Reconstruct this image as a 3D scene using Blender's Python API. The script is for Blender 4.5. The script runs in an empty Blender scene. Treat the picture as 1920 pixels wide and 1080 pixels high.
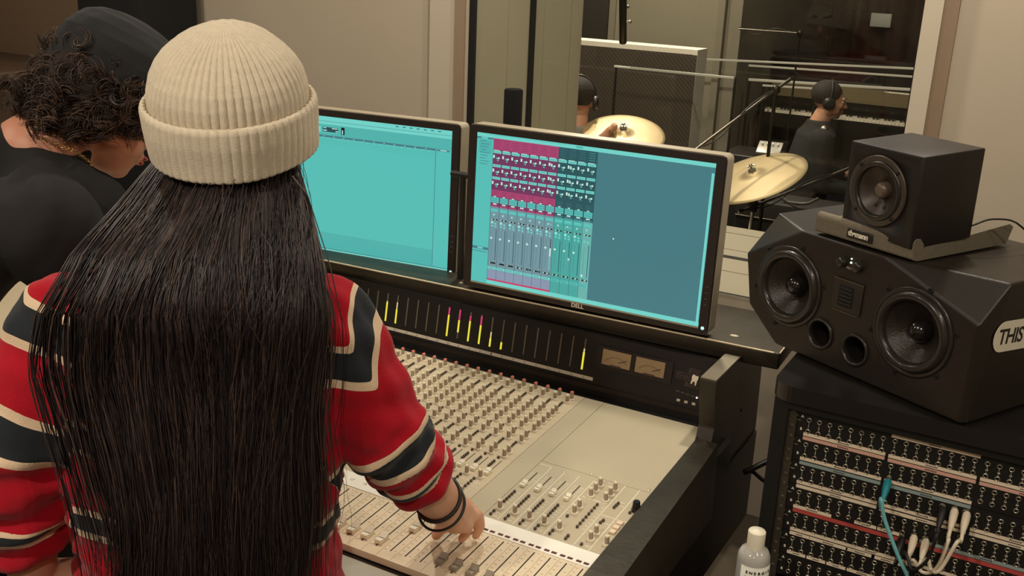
import bpy, bmesh, math, random
import numpy as np
from mathutils import Matrix, Vector, Euler
random.seed(7); rng = np.random.default_rng(7)
scene = bpy.context.scene
COL = scene.collection
EYE = 1.75                      # camera height above the control room floor, metres
YAW, PIT, ROL, FPX = -0.5018, 0.3162, -0.0422, 1953.3

# ------------------------------------------------------------------ camera
def cam_axes():
    cy, sy, cp, sp = math.cos(YAW), math.sin(YAW), math.cos(PIT), math.sin(PIT)
    fwd = np.array([sy*cp, cy*cp, -sp]); right = np.array([cy, -sy, 0.0]); down = np.cross(fwd, right)
    cr, sr = math.cos(ROL), math.sin(ROL)
    return cr*right + sr*down, -sr*right + cr*down, fwd
RT, DN, FW = cam_axes()
cam_data = bpy.data.cameras.new('camera'); cam = bpy.data.objects.new('camera', cam_data); COL.objects.link(cam)
cam_data.sensor_width = 36.0; cam_data.lens = FPX/1920*36.0; cam_data.clip_start = 0.05
m3 = Matrix((RT, -DN, -FW)).transposed()
cam.matrix_world = Matrix.Translation((0, 0, EYE)) @ m3.to_4x4()
scene.camera = cam

# ------------------------------------------------------------------ view, world
scene.view_settings.view_transform = 'Standard'; scene.view_settings.look = 'None'
scene.view_settings.exposure = 0.0; scene.view_settings.gamma = 1.0; scene.view_settings.use_curve_mapping = False
scene.cycles.use_denoising = True
scene.cycles.max_bounces = 8; scene.cycles.transmission_bounces = 8; scene.cycles.transparent_max_bounces = 12
scene.cycles.sample_clamp_indirect = 4.0
scene.cycles.caustics_reflective = False; scene.cycles.caustics_refractive = False
world = bpy.data.worlds.new('world'); scene.world = world; world.use_nodes = True
world.node_tree.nodes['Background'].inputs[0].default_value = (0.5, 0.42, 0.32, 1)
world.node_tree.nodes['Background'].inputs[1].default_value = 0.02

# ------------------------------------------------------------------ helpers
def A(*p): return np.array(p, float)
def ray(x, y): return RT*((x-960)/FPX) + DN*((y-540)/FPX) + FW
def P(x, y, k): return ray(x, y)*k              # point at depth k metres along the view axis
def atz(x, y, z): r = ray(x, y); return r*(z/r[2])
def aty(x, y, Y): r = ray(x, y); return r*(Y/r[1])
def lin(c):
    c = c/255.0
    return c/12.92 if c <= 0.04045 else ((c+0.055)/1.055)**2.4
def rgb(c): return (lin(c[0]), lin(c[1]), lin(c[2]), 1.0)

MATS = {}
def mat(name, c, rough=0.6, metal=0.0, spec=0.5, var=0.08, scale=30, bump=0.0, bscale=None, coat=0.0, alpha=None):
    if name in MATS: return MATS[name]
    m = bpy.data.materials.new(name); m.use_nodes = True; nt = m.node_tree; b = nt.nodes['Principled BSDF']
    b.inputs['Roughness'].default_value = rough; b.inputs['Metallic'].default_value = metal
    b.inputs['Specular IOR Level'].default_value = spec; b.inputs['Coat Weight'].default_value = coat
    tc = nt.nodes.new('ShaderNodeTexCoord'); nz = nt.nodes.new('ShaderNodeTexNoise'); nz.inputs['Scale'].default_value = scale
    nz.inputs['Detail'].default_value = 4; nt.links.new(tc.outputs['Object'], nz.inputs['Vector'])
    mx = nt.nodes.new('ShaderNodeMix'); mx.data_type = 'RGBA'; col = rgb(c)
    mx.inputs[6].default_value = tuple(v*(1-var) for v in col[:3])+(1,); mx.inputs[7].default_value = tuple(min(1, v*(1+var)) for v in col[:3])+(1,)
    nt.links.new(nz.outputs['Fac'], mx.inputs[0]); nt.links.new(mx.outputs[2], b.inputs['Base Color'])
    if bump:
        n2 = nt.nodes.new('ShaderNodeTexNoise'); n2.inputs['Scale'].default_value = bscale or scale*4
        nt.links.new(tc.outputs['Object'], n2.inputs['Vector'])
        bp = nt.nodes.new('ShaderNodeBump'); bp.inputs['Strength'].default_value = bump; bp.inputs['Distance'].default_value = 0.002
        nt.links.new(n2.outputs['Fac'], bp.inputs['Height']); nt.links.new(bp.outputs['Normal'], b.inputs['Normal'])
    MATS[name] = m; return m
def emit(name, c, strength=1.0):
    if name in MATS: return MATS[name]
    m = bpy.data.materials.new(name); m.use_nodes = True; b = m.node_tree.nodes['Principled BSDF']
    b.inputs['Base Color'].default_value = (0.01, 0.01, 0.01, 1); b.inputs['Roughness'].default_value = 0.35
    b.inputs['Emission Color'].default_value = rgb(c); b.inputs['Emission Strength'].default_value = strength
    MATS[name] = m; return m

class MB:
    """collects shapes given in eye-centred metres; build() links them as one mesh object"""
    def __init__(s): s.v = []; s.f = []; s.m = []; s.s = []; s.T = None
    def add(s, verts, faces, mi=0, smooth=False, T=None):
        o = len(s.v); T = T if T is not None else s.T
        if T is not None:
            T = np.array(T); V = np.asarray(verts, float); V = V@T[:3, :3].T + T[:3, 3]
            verts = V.tolist()
        s.v.extend([tuple(map(float, p)) for p in verts])
        for f in faces: s.f.append(tuple(i+o for i in f)); s.m.append(mi); s.s.append(smooth)
        return s
    def box(s, x0, x1, y0, y1, z0, z1, mi=0, T=None):
        v = [(x, y, z) for z in (z0, z1) for y in (y0, y1) for x in (x0, x1)]
        return s.add(v, [(0, 2, 3, 1), (4, 5, 7, 6), (0, 1, 5, 4), (2, 6, 7, 3), (0, 4, 6, 2), (1, 3, 7, 5)], mi, False, T)
    def rbox(s, x0, x1, y0, y1, z0, z1, r=0.003, mi=0, T=None, n=2):
        bm = bmesh.new(); bmesh.ops.create_cube(bm, size=1)
        for v in bm.verts: v.co = Vector(((x0+x1)/2+v.co.x*(x1-x0), (y0+y1)/2+v.co.y*(y1-y0), (z0+z1)/2+v.co.z*(z1-z0)))
        bmesh.ops.bevel(bm, geom=bm.edges[:], offset=r, segments=n, affect='EDGES', profile=0.5)
        bm.verts.index_update(); s.add([v.co[:] for v in bm.verts], [[v.index for v in f.verts] for f in bm.faces], mi, True, T); bm.free(); return s
    def prism(s, poly, d0, d1, mi=0, T=None, smooth=False):
        n = len(poly); v = [(x, y, d0) for x, y in poly]+[(x, y, d1) for x, y in poly]
        f = [tuple(range(n))[::-1], tuple(range(n, 2*n))]; s.add(v, f, mi, False, T)
        return s.add(v, [(i, (i+1) % n, n+(i+1) % n, n+i) for i in range(n)], mi, smooth, T)
    def lathe(s, prof, n=24, mi=0, T=None, smooth=True, cap=True):
        v = []; k = len(prof)
        for r, z in prof:
            for i in range(n): a = 2*math.pi*i/n; v.append((r*math.cos(a), r*math.sin(a), z))
        f = [(j*n+i, j*n+(i+1) % n, (j+1)*n+(i+1) % n, (j+1)*n+i) for j in range(k-1) for i in range(n)]
        s.add(v, f, mi, smooth, T)
        if cap:
            s.add(v[:n], [tuple(range(n))[::-1]], mi, False, T); s.add(v[-n:], [tuple(range(n))], mi, False, T)
        return s
    def tube(s, pts, r, n=8, mi=0, T=None, cap=True, smooth=True):
        pts = [np.asarray(p, float) for p in pts]; k = len(pts); rr = [r]*k if np.isscalar(r) else r
        v = []; u = None
        for j in range(k):
            t = pts[min(j+1, k-1)]-pts[max(j-1, 0)]; t = t/(np.linalg.norm(t)+1e-12)
            if u is None: u = np.cross(t, A(0, 0, 1) if abs(t[2]) < .9 else A(1, 0, 0))
            u = u-t*(u@t); u /= np.linalg.norm(u)+1e-12; w = np.cross(t, u)
            for i in range(n): a = 2*math.pi*i/n; v.append(pts[j]+rr[j]*(math.cos(a)*u+math.sin(a)*w))
        s.add(v, [(j*n+i, j*n+(i+1) % n, (j+1)*n+(i+1) % n, (j+1)*n+i) for j in range(k-1) for i in range(n)], mi, smooth, T)
        if cap: s.add(v, [tuple(range(n))[::-1], tuple(range((k-1)*n, k*n))], mi, False, T)
        return s
    def ball(s, c, r, mi=0, T=None, n=12, sc=(1, 1, 1), R=None):
        v = []; f = []; m = n//2+1
        R = np.eye(3) if R is None else np.array(R)
        for j in range(m+1):
            ph = math.pi*j/m
            for i in range(n):
                a = 2*math.pi*i/n; v.append(A(*c)+R@(A(math.sin(ph)*math.cos(a)*sc[0], math.sin(ph)*math.sin(a)*sc[1], math.cos(ph)*sc[2])*r))
        for j in range(m):
            for i in range(n): f.append((j*n+i, (j+1)*n+i, (j+1)*n+(i+1) % n, j*n+(i+1) % n))
        return s.add(v, f, mi, True, T)
    def mesh(s, name, mats, L=(0, 0, 0)):
        me = bpy.data.meshes.new(name); L = np.asarray(L, float)
        V = np.array(s.v, float).reshape(-1, 3)-L
        me.from_pydata(V.tolist(), [], s.f)
        for m in (mats if isinstance(mats, (list, tuple)) else [mats]): me.materials.append(m)
        me.polygons.foreach_set('material_index', s.m); me.polygons.foreach_set('use_smooth', s.s); me.update(); return me
    def build(s, name, mats, parent=None, loc=None):
        """top level: origin at loc (eye-centred); child: origin at its parent's"""
        L = ORG.get(parent.name, A(0, 0, 0)) if parent is not None else A(*(loc if loc is not None else (0, 0, -EYE)))
        o = bpy.data.objects.new(name, s.mesh(name, mats, L)); COL.objects.link(o)
        if parent is not None: o.parent = parent
        else: o.location = (L[0], L[1], L[2]+EYE)
        ORG[o.name] = L; return o
ORG = {}
def thing(name, label, cat, loc, group=None):
    o = bpy.data.objects.new(name, None); COL.objects.link(o); o.empty_display_size = 0.05
    o.location = (loc[0], loc[1], loc[2]+EYE); ORG[o.name] = A(*loc)
    return tag(o, label, cat, group)
def tag(o, label=None, cat=None, group=None, kind=None):
    if label: o['label'] = label
    if cat: o['category'] = cat
    if group: o['group'] = group
    if kind: o['kind'] = kind
    return o
def struct(name, mb, mats): return tag(mb.build(name, mats, loc=(0, 0, -EYE)), kind='structure')
def put(name, me, parent, loc, rot=None):
    """a part that shares mesh data, at loc (eye-centred)"""
    o = bpy.data.objects.new(name, me); COL.objects.link(o); o.parent = parent
    o.location = A(*loc)-ORG[parent.name]
    if rot: o.rotation_euler = rot
    ORG[o.name] = A(*loc); return o
def kids(o): return [c for c in bpy.data.objects if c.parent == o]
def copy_tree(o, parent=None, ch=None):
    c = o.copy(); COL.objects.link(c)
    if parent is not None: c.parent = parent
    for x in kids(o): copy_tree(x, c)
    return c
def frame(o, ux, uz):
    ux = np.asarray(ux, float); ux = ux/np.linalg.norm(ux); uz = np.asarray(uz, float); uz = uz-ux*(uz@ux); uz /= np.linalg.norm(uz)
    uy = np.cross(uz, ux); T = np.eye(4); T[:3, 0] = ux; T[:3, 1] = uy; T[:3, 2] = uz; T[:3, 3] = o; return T
def yaw_frame(o, yaw, tilt=0.0):
    ux = A(math.cos(yaw), math.sin(yaw), 0); uy = A(-math.sin(yaw)*math.cos(tilt), math.cos(yaw)*math.cos(tilt), math.sin(tilt))
    return frame(o, ux, np.cross(ux, uy))
def text_mb(mb, txt, size, T, mi=0, depth=0.0004, align='LEFT', res=2, spacing=1.0, bold=0.0):
    cu = bpy.data.curves.new('lettering', 'FONT'); cu.body = txt; cu.size = size; cu.extrude = depth; cu.align_x = align
    cu.resolution_u = res; cu.space_character = spacing; cu.offset = bold
    o = bpy.data.objects.new('lettering', cu); COL.objects.link(o)
    dg = bpy.context.evaluated_depsgraph_get(); me = bpy.data.meshes.new_from_object(o.evaluated_get(dg))
    mb.add([v.co[:] for v in me.vertices], [tuple(p.vertices) for p in me.polygons], mi, False, T)
    bpy.data.objects.remove(o); bpy.data.curves.remove(cu); bpy.data.meshes.remove(me); return mb
def spline(pts, n=24):
    pts = [np.asarray(p, float) for p in pts]; q = [2*pts[0]-pts[1]]+pts+[2*pts[-1]-pts[-2]]; out = []
    segs = len(pts)-1
    for j in range(n+1):
        t = j/n*segs; i = min(int(t), segs-1); u = t-i; a, b, c, d = q[i], q[i+1], q[i+2], q[i+3]
        out.append(0.5*((2*b)+(-a+c)*u+(2*a-5*b+4*c-d)*u*u+(-a+3*b-3*c+d)*u**3))
    return out

# ------------------------------------------------------------------ materials
black = mat('black_paint', (27, 23, 18), 0.45, var=0.15)
blackm = mat('satin_black_metal', (34, 29, 22), 0.35, 0.3, bump=0.1, var=0.2)
darkmet = mat('brushed_dark_metal', (95, 88, 76), 0.38, 0.75, bump=0.15, var=0.25, scale=60)
worn = mat('worn_dark_steel', (66, 59, 47), 0.40, 0.5, var=0.35, scale=25, bump=0.2)
chrome = mat('chrome', (210, 205, 195), 0.15, 1.0, var=0.02)
wallm = mat('painted_wall', (184, 171, 149), 0.9, var=0.03, scale=6, bump=0.05, bscale=300)
wallw = mat('pale_trim_paint', (196, 184, 162), 0.7, var=0.03, scale=6)
brown = mat('brown_reveal_paint', (150, 128, 104), 0.8, var=0.05)
panelbr = mat('brown_fabric', (128, 106, 82), 0.95, var=0.06, scale=80, bump=0.2)
floorm = mat('dark_floor', (52, 44, 36), 0.6, var=0.2, scale=5)
ceilm = mat('ceiling_paint', (200, 190, 170), 0.9, var=0.03)
beige = mat('console_beige', (184, 172, 143), 0.5, var=0.04, scale=14, bump=0.05)
cream = mat('fader_panel_cream', (222, 204, 172), 0.5, var=0.03)
white = mat('white_plastic', (238, 236, 222), 0.45, var=0.02)
paper = mat('paper_tape', (214, 204, 184), 0.85, var=0.06, scale=60)
knobg = mat('knob_grey_brown', (168, 150, 128), 0.45, var=0.05)
knobc = mat('knob_cream', (226, 214, 186), 0.4, var=0.03)
redcap = mat('knob_coral_cap', (214, 120, 96), 0.45, var=0.05)
btn = mat('button_dark', (74, 60, 50), 0.45, var=0.1)
print_w = mat('white_print', (236, 228, 206), 0.6, var=0.02)
print_d = mat('dark_print', (40, 36, 32), 0.6, var=0.02)
slotm = mat('slot_black', (14, 12, 10), 0.8, var=0.05)
# ------------------------------------------------------------------ lamps of the control room (ceiling) and of the live room
CZ = 0.95; LAMPC = (1.0, 0.895, 0.765)
lamp_em = emit('lamp_glow', (255, 236, 196), 6.0)
def downlight(name, label, x, y, z, power, r=0.055, group=None, spot=None):
    t = thing(name, label, 'light', (x, y, z), group)
    m = MB(); m.lathe([(r+.018, 0), (r+.018, -.006), (r, -.008), (r, .0), (r*.9, .012)], 28, T=np.array(Matrix.Translation((x, y, z)))); m.build('trim_ring', MATS['pale_trim_paint'], t)
    m = MB(); m.lathe([(r*.88, -.002), (r*.88, .003)], 24, T=np.array(Matrix.Translation((x, y, z)))); m.build('lens', lamp_em, t)
    ld = bpy.data.lights.new('lamp', 'AREA'); ld.shape = 'DISK'; ld.size = r*2; ld.energy = power; ld.color = LAMPC
    if spot: ld.spread = spot
    lo = bpy.data.objects.new('lamp', ld); COL.objects.link(lo); lo.parent = t; lo.location = (0, 0, -.012); return t
spots = [(-2.5, 1.75, 9), (-1.25, 2.25, 13), (-.30, 2.15, 15), (-2.5, 0.1, 13), (-1.05, -0.35, 25), (0.75, 0.55, 11), (0.35, -0.9, 21), (1.9, 1.6, 7)]
for i, (x, y, e) in enumerate(spots):
    downlight('downlight', 'round ceiling downlight ' + ('near the tall black column at the far left', 'over the left end of the console, by the window', 'right over the window, above the right screen', 'over the left side of the room, behind the person with curly hair', 'behind and above the person in the striped sweater', 'over the bottle and side table', 'at the back of the room on the right', 'over the loudspeakers near the right wall')[i], x, y, CZ, e, group='recessed downlights in the control room ceiling')
for i, (x, y, e) in enumerate([(-1.75, 4.15, 22), (-2.6, 5.5, 60), (-0.7, 4.0, 16), (-2.9, 6.6, 40), (-1.4, 7.6, 10)]):
    downlight('stage_light', 'round live room ceiling light ' + ('close behind the window, over the drummer side', 'over the crash cymbal and acoustic screen', 'close behind the window, over its right end', 'above the grey door', 'above the upright piano')[i], x, y, 1.55, e, 0.07, 'recessed downlights in the live room ceiling')

# ------------------------------------------------------------------ control room shell
WY, WB = 2.70, 3.45             # front and back face of the thick window wall
OX0, OX1, OZ0, OZ1 = -1.665, -0.385, -0.905, 0.93
FL = -EYE; LF = -2.05           # floors: control room, live room
m = MB(); m.box(-4.3, 2.7, -2.45, WB, FL-.1, FL); struct('floor', m, floorm)
m = MB(); m.box(-4.3, 2.7, -2.45, WB, CZ+.004, CZ+.1); struct('ceiling', m, ceilm)
m = MB(); m.box(-4.3, OX0, WY, WB, LF, 1.6); m.box(OX1, 2.7, WY, WB, LF, 1.6); m.box(OX0, OX1, WY, WB, LF, OZ0); m.box(OX0, OX1, WY, WB, OZ1, 1.6); struct('wall_front', m, wallm)
m = MB(); m.box(-4.3, -4.2, -2.45, WY, FL, CZ); struct('wall_left', m, wallm)
m = MB(); m.box(2.6, 2.7, -2.45, WY, FL, CZ); struct('wall_right', m, wallm)
m = MB(); m.box(-4.3, 2.7, -2.45, -2.36, FL, CZ); struct('wall_rear', m, wallm)
# window: lining of the deep reveal, seals, two panes, casing
reveal = mat('reveal_lining', (178, 170, 146), 0.75, var=0.03, scale=8); sillm = mat('sill_lining', (168, 156, 132), 0.6, var=0.03, scale=8)
wn = MB(); t = .012
for y0, y1 in ((2.715, 2.915), (2.921, 3.055), (3.085, 3.155), (3.161, 3.358), (3.366, WB)):
    wn.box(OX0, OX0+t, y0, y1, OZ0, OZ1); wn.box(OX1-t, OX1, y0, y1, OZ0, OZ1); wn.box(OX0, OX1, y0, y1, OZ1-t, OZ1)
wo = tag(wn.build('window_1', reveal, loc=(0, 0, -EYE)), kind='structure')
m = MB()
for y0, y1 in ((2.70, 2.915), (2.921, 3.055), (3.085, 3.155), (3.161, 3.358), (3.366, WB)): m.box(OX0, OX1, y0, y1, OZ0, OZ0+t)
m.build('window_sill', sillm, wo)
m = MB()
for y0, y1 in ((2.702, 2.714), (3.056, 3.084)):
    m.box(OX0, OX0+.02, y0, y1, OZ0, OZ1); m.box(OX1-.02, OX1, y0, y1, OZ0, OZ1); m.box(OX0, OX1, y0, y1, OZ0, OZ0+.013)
m.build('seal', slotm, wo)
gl = bpy.data.materials.new('window_glass'); gl.use_nodes = True; b = gl.node_tree.nodes['Principled BSDF']
b.inputs['Base Color'].default_value = (0.93, 0.95, 0.92, 1); b.inputs['Roughness'].default_value = 0.0; b.inputs['Transmission Weight'].default_value = 1.0; b.inputs['IOR'].default_value = 1.5
# thin architectural pane: light passes straight, Fresnel reflection on the face
nt = gl.node_tree; nt.nodes.clear(); out = nt.nodes.new('ShaderNodeOutputMaterial'); tr = nt.nodes.new('ShaderNodeBsdfTransparent'); tr.inputs[0].default_value = (0.975, 0.98, 0.965, 1)
gs = nt.nodes.new('ShaderNodeBsdfGlossy'); gs.inputs['Roughness'].default_value = 0.0; fr = nt.nodes.new('ShaderNodeFresnel'); fr.inputs['IOR'].default_value = 1.32
ge = nt.nodes.new('ShaderNodeNewGeometry'); io = nt.nodes.new('ShaderNodeMix'); io.inputs[2].default_value = 1.32; io.inputs[3].default_value = 1/1.32; nt.links.new(ge.outputs['Backfacing'], io.inputs[0]); nt.links.new(io.outputs[0], fr.inputs['IOR'])
mx = nt.nodes.new('ShaderNodeMixShader'); nt.links.new(fr.outputs[0], mx.inputs[0]); nt.links.new(tr.outputs[0], mx.inputs[1]); nt.links.new(gs.outputs[0], mx.inputs[2]); nt.links.new(mx.outputs[0], out.inputs[0])
for y in (2.718, 3.07):
    m = MB(); m.box(OX0+.012, OX1-.012, y-.003, y+.003, OZ0+.012, OZ1-.012); m.build('pane', gl, wo)
m = MB(); m.box(OX1-.012, OX1+.03, WY-.035, WY, OZ0-.03, CZ); m.box(OX0-.13, OX0-.0, WY-.012, WY, OZ0-.03, CZ); struct('trim_1', m, wallw)
m = MB(); m.box(OX1+.03, OX1+.062, WY-.012, WY, OZ0-.03, CZ); struct('trim_2', m, brown)
m = MB(); m.box(OX0-.035, OX0-.002, WY-.02, WY-.012, OZ0-.03, CZ); struct('trim_3', m, brown)
m = MB(); m.box(-3.6, 2.6, WY-.015, WY-.001, FL, FL+.09); struct('baseboard_front', m, brown)

# wall panel and tall black absorber left of the window wall
m = MB(); m.rbox(-4.15, -3.12, WY-.07, WY-.002, aty(60, 128, WY-.07)[2], .9, .008, T=None); m.build('acoustic_panel', panelbr, loc=(-3.45, WY-.03, -.4)); tag(bpy.data.objects['acoustic_panel'], 'brown fabric acoustic panel hung in the far left corner of the wall', 'acoustic panel')
tb = thing('bass_trap', 'tall matte black column standing against the wall behind the people', 'acoustic panel', (-2.95, 2.52, FL))
m = MB(); m.rbox(-3.03, -2.72, 2.42, 2.66, FL+.05, .93, .01); m.build('absorber_body', mat('matte_black_cloth', (16, 16, 17), .95, var=.2, bump=.2), tb)
m = MB(); m.box(-3.01, -2.74, 2.45, 2.64, FL, FL+.05); m.build('plinth', black, tb)
m = MB(); m.rbox(-4.15, -3.2, 2.2, 2.62, -.50, -.465, .006); m.box(-4.1, -3.25, 2.23, 2.6, -1.2, -.50); m.box(-4.1, -3.25, 2.23, 2.6, FL, -1.2)
tag(m.build('side_cabinet', mat('dark_brown_wood', (84, 66, 50), .5, var=.2), loc=(-3.42, 2.2, FL)), 'dark brown wooden side cabinet under the fabric panel, at far left', 'cabinet')

# equipment shelf along the rear wall, behind the camera; its LED edges mirror in the window
sh = thing('equipment_shelf', 'long dark equipment shelf with lit edges along the rear wall', 'shelf', (-2.0, -2.2, FL))
dk = mat('dark_laminate', (44, 36, 30), .5, var=.15)
m = MB()
for z in (-.72, -.865, -1.2): m.box(-3.45, -1.0, -2.36, -2.30 if z > -1 else -2.05, z, z+.02)
m.build('shelf_board', dk, sh)
m = MB(); m.box(-3.45, -3.42, -2.36, -2.05, FL, -.70); m.box(-1.03, -1.0, -2.36, -2.05, FL, -.70); m.build('side_panel', dk, sh)
led = emit('led_strip', (255, 232, 196), 12)
for x0, x1, z in ((-3.40, -1.1, -.863),):
    m = MB(); m.box(x0, x1, -2.302, -2.296, z-.004, z+.004); m.build('led_strip', led, sh)

# ------------------------------------------------------------------ live room behind the window
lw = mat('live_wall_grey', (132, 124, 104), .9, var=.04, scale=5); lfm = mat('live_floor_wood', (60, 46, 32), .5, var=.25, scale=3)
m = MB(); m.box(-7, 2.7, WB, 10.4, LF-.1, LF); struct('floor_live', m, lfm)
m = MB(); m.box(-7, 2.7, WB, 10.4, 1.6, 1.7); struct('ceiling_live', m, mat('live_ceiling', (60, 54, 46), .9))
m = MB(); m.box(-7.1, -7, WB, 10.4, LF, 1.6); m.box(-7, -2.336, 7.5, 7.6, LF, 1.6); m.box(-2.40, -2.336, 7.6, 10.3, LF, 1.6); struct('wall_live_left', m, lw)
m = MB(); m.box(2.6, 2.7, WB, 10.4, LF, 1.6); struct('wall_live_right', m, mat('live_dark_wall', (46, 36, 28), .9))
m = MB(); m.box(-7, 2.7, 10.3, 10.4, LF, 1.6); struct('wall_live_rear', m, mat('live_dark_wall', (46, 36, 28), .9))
# door in the grey wall
m = MB(); m.box(-3.30, -2.50, 7.47, 7.50, LF, 1.05); dr = tag(m.build('door_1', mat('door_grey', (140, 132, 110), .6, var=.03), loc=(0, 0, -EYE)), kind='structure')
m = MB(); m.box(-3.36, -3.30, 7.45, 7.5, LF, 1.1); m.box(-2.50, -2.45, 7.45, 7.5, LF, 1.1); m.box(-3.36, -2.45, 7.45, 7.5, 1.05, 1.1); m.build('door_frame', lw, dr)
hm = mat('dark_steel_handle', (48, 44, 38), .35, .8)
m = MB(); m.rbox(-2.60, -2.56, 7.455, 7.468, -1.16, -.86, .004); m.tube([(-2.58, 7.45, -.96), (-2.58, 7.40, -.96), (-2.70, 7.39, -.96)], .012); m.build('door_handle', hm, dr)
m = MB(); m.rbox(-4.6, -3.35, 7.42, 7.49, -.66, .9, .01); tag(m.build('acoustic_panel', mat('dark_cloth', (50, 46, 38), .95, var=.15), loc=(-4, 7.45, -.6)), 'dark cloth acoustic panel on the live room wall above the gobo', 'acoustic panel')
# curtain: folded cloth
m = MB(); n = 300; xs = np.linspace(-2.3, 2.5, n); v = []
for z in (LF+.03, 1.5):
    for x in xs: v.append((x, 10.15+.05*math.sin(x*19)+.02*math.sin(x*47+1), z))
m.add(v, [(i, i+1, n+i+1, n+i) for i in range(n-1)], 0, True)
cu = m.build('curtain', mat('brown_curtain', (74, 50, 36), .95, var=.3, scale=4), loc=(0, 10.15, 1.5)); sm = cu.modifiers.new('cloth', 'SOLIDIFY'); sm.thickness = .01
tag(cu, 'dark brown curtain covering the far wall of the live room', 'curtain')
# gobo
g = thing('gobo', 'freestanding acoustic screen with dark mesh face and pale top edge behind the drummer', 'acoustic screen', (-2.7, 6.35, LF))
gx0, gx1, gy0, gy1, gz = -3.35, -2.19, 6.22, 6.40, -.553
m = MB(); m.box(gx0, gx1, gy0, gy1, gz-.03, gz); m.box(gx1-.03, gx1, gy0, gy1, LF+.06, gz-.03); m.box(gx0, gx0+.03, gy0, gy1, LF+.06, gz-.03); m.box(gx0+.03, gx1-.03, gy0, gy1, LF+.06, LF+.1); m.build('frame', mat('gobo_edge', (244, 234, 212), .6), g)
gm = mat('gobo_mesh', (70, 61, 50), .9, var=.2)
nt = gm.node_tree; bn = nt.nodes['Principled BSDF']; ck = nt.nodes.new('ShaderNodeTexWave'); ck.inputs['Scale'].default_value = 22; ck.bands_direction = 'DIAGONAL'
tc = nt.nodes.new('ShaderNodeTexCoord'); nt.links.new(tc.outputs['Object'], ck.inputs['Vector']); cr = nt.nodes.new('ShaderNodeMix'); cr.data_type = 'RGBA'; cr.inputs[6].default_value = rgb((62, 54, 44)); cr.inputs[7].default_value = rgb((84, 73, 60))
nt.links.new(ck.outputs['Fac'], cr.inputs[0]); nt.links.new(cr.outputs[2], bn.inputs['Base Color'])
m = MB(); m.box(gx0+.03, gx1-.03, gy0+.02, gy1-.02, LF+.1, gz-.03); m.box(gx0+.002, gx1-.002, gy0-.004, gy0+.02, LF+.08, gz-.032); m.build('mesh_face', gm, g)
for x in (gx0+.1, gx1-.1):
    m = MB(); m.rbox(x-.04, x+.04, gy0-.15, gy1+.15, LF, LF+.06, .01); m.build('foot', black, g)

# cymbals on stands
brass = mat('cymbal_bronze', (222, 198, 150), .42, .55, var=.18, scale=8, bump=.15)
def cymbal(label, c, rad, nrm, base, right):
    nrm = nrm/np.linalg.norm(nrm); right = right-nrm*(nrm@right); t = thing('cymbal', label, 'cymbal', c); T = frame(c, right, nrm)
    m = MB(); R = rad; prof = [(.006, .030), (.02, .029), (R*.17, .018), (R*.21, .010), (R*.3, .008), (R*.6, .003), (R*.9, -.006), (R, -.011), (R, -.013), (R*.9, -.008), (R*.3, .005), (R*.2, .007), (.006, .026)]
    m.lathe(prof, 72, T=T, cap=False); m.build('bronze_plate', brass if 'pale' in label else mat('dull_bronze', (182, 162, 120), .5, .4, var=.2, scale=8), t)
    m = MB(); m.lathe([(.004, .02), (.018, .022), (.019, .038), (.006, .04)], 16, T=T); m.build('felt_washer', mat('grey_felt', (120, 112, 100), .9), t)
    m = MB(); m.lathe([(.004, -.04), (.004, .05), (.009, .052), (.009, .062), (.003, .064)], 12, T=T); m.tube([T[:3, 3]+T[:3, 2]*.055-T[:3, 0]*.02, T[:3, 3]+T[:3, 2]*.055+T[:3, 0]*.02], .004); m.build('wing_nut', chrome, t)
    s = thing('cymbal_stand', 'chrome tripod stand holding the ' + label.split(',')[0], 'cymbal stand', (base[0], base[1], LF))
    pv = T[:3, 3]-T[:3, 2]*.05
    m = MB(); m.tube([T[:3, 3]+T[:3, 2]*.045, pv, A(base[0], base[1], pv[2]-.12)], .007); m.build('boom_arm', chrome, s)
    m = MB(); m.tube([A(base[0], base[1], pv[2]-.10), A(base[0], base[1], LF+.3)], .012); m.build('pole', chrome, s)
    m = MB(); m.rbox(base[0]-.02, base[0]+.02, base[1]-.02, base[1]+.02, pv[2]-.16, pv[2]-.09, .005); m.build('clamp', hm, s)
    for k in range(3):
        a = k*2.1+.4; m = MB(); m.tube([A(base[0], base[1], LF+.42), A(base[0]+.27*math.cos(a), base[1]+.27*math.sin(a), LF+.012)], .009); m.build('leg', chrome, s)
hz = A(FW[0], FW[1], 0); hz /= np.linalg.norm(hz); hr = A(hz[1], -hz[0], 0)
crashc = aty(1168, 251, 4.9); n1 = A(0, 0, 1)*math.cos(.36)-hz*math.sin(.36)-hr*.04
cymbal('pale bronze crash cymbal struck by the drummer, behind the right screen', crashc, .215, n1, (crashc[0]+.10, crashc[1]+.42), hr)
c2 = aty(1413, 330, 5.0); n2 = A(0, 0, 1)-hz*.16-hr*.42
cymbal('large dull bronze ride cymbal tilted up to the right, beside the right screen edge', c2, .262, n2, (c2[0]-.02, c2[1]+.12), hr)

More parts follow.
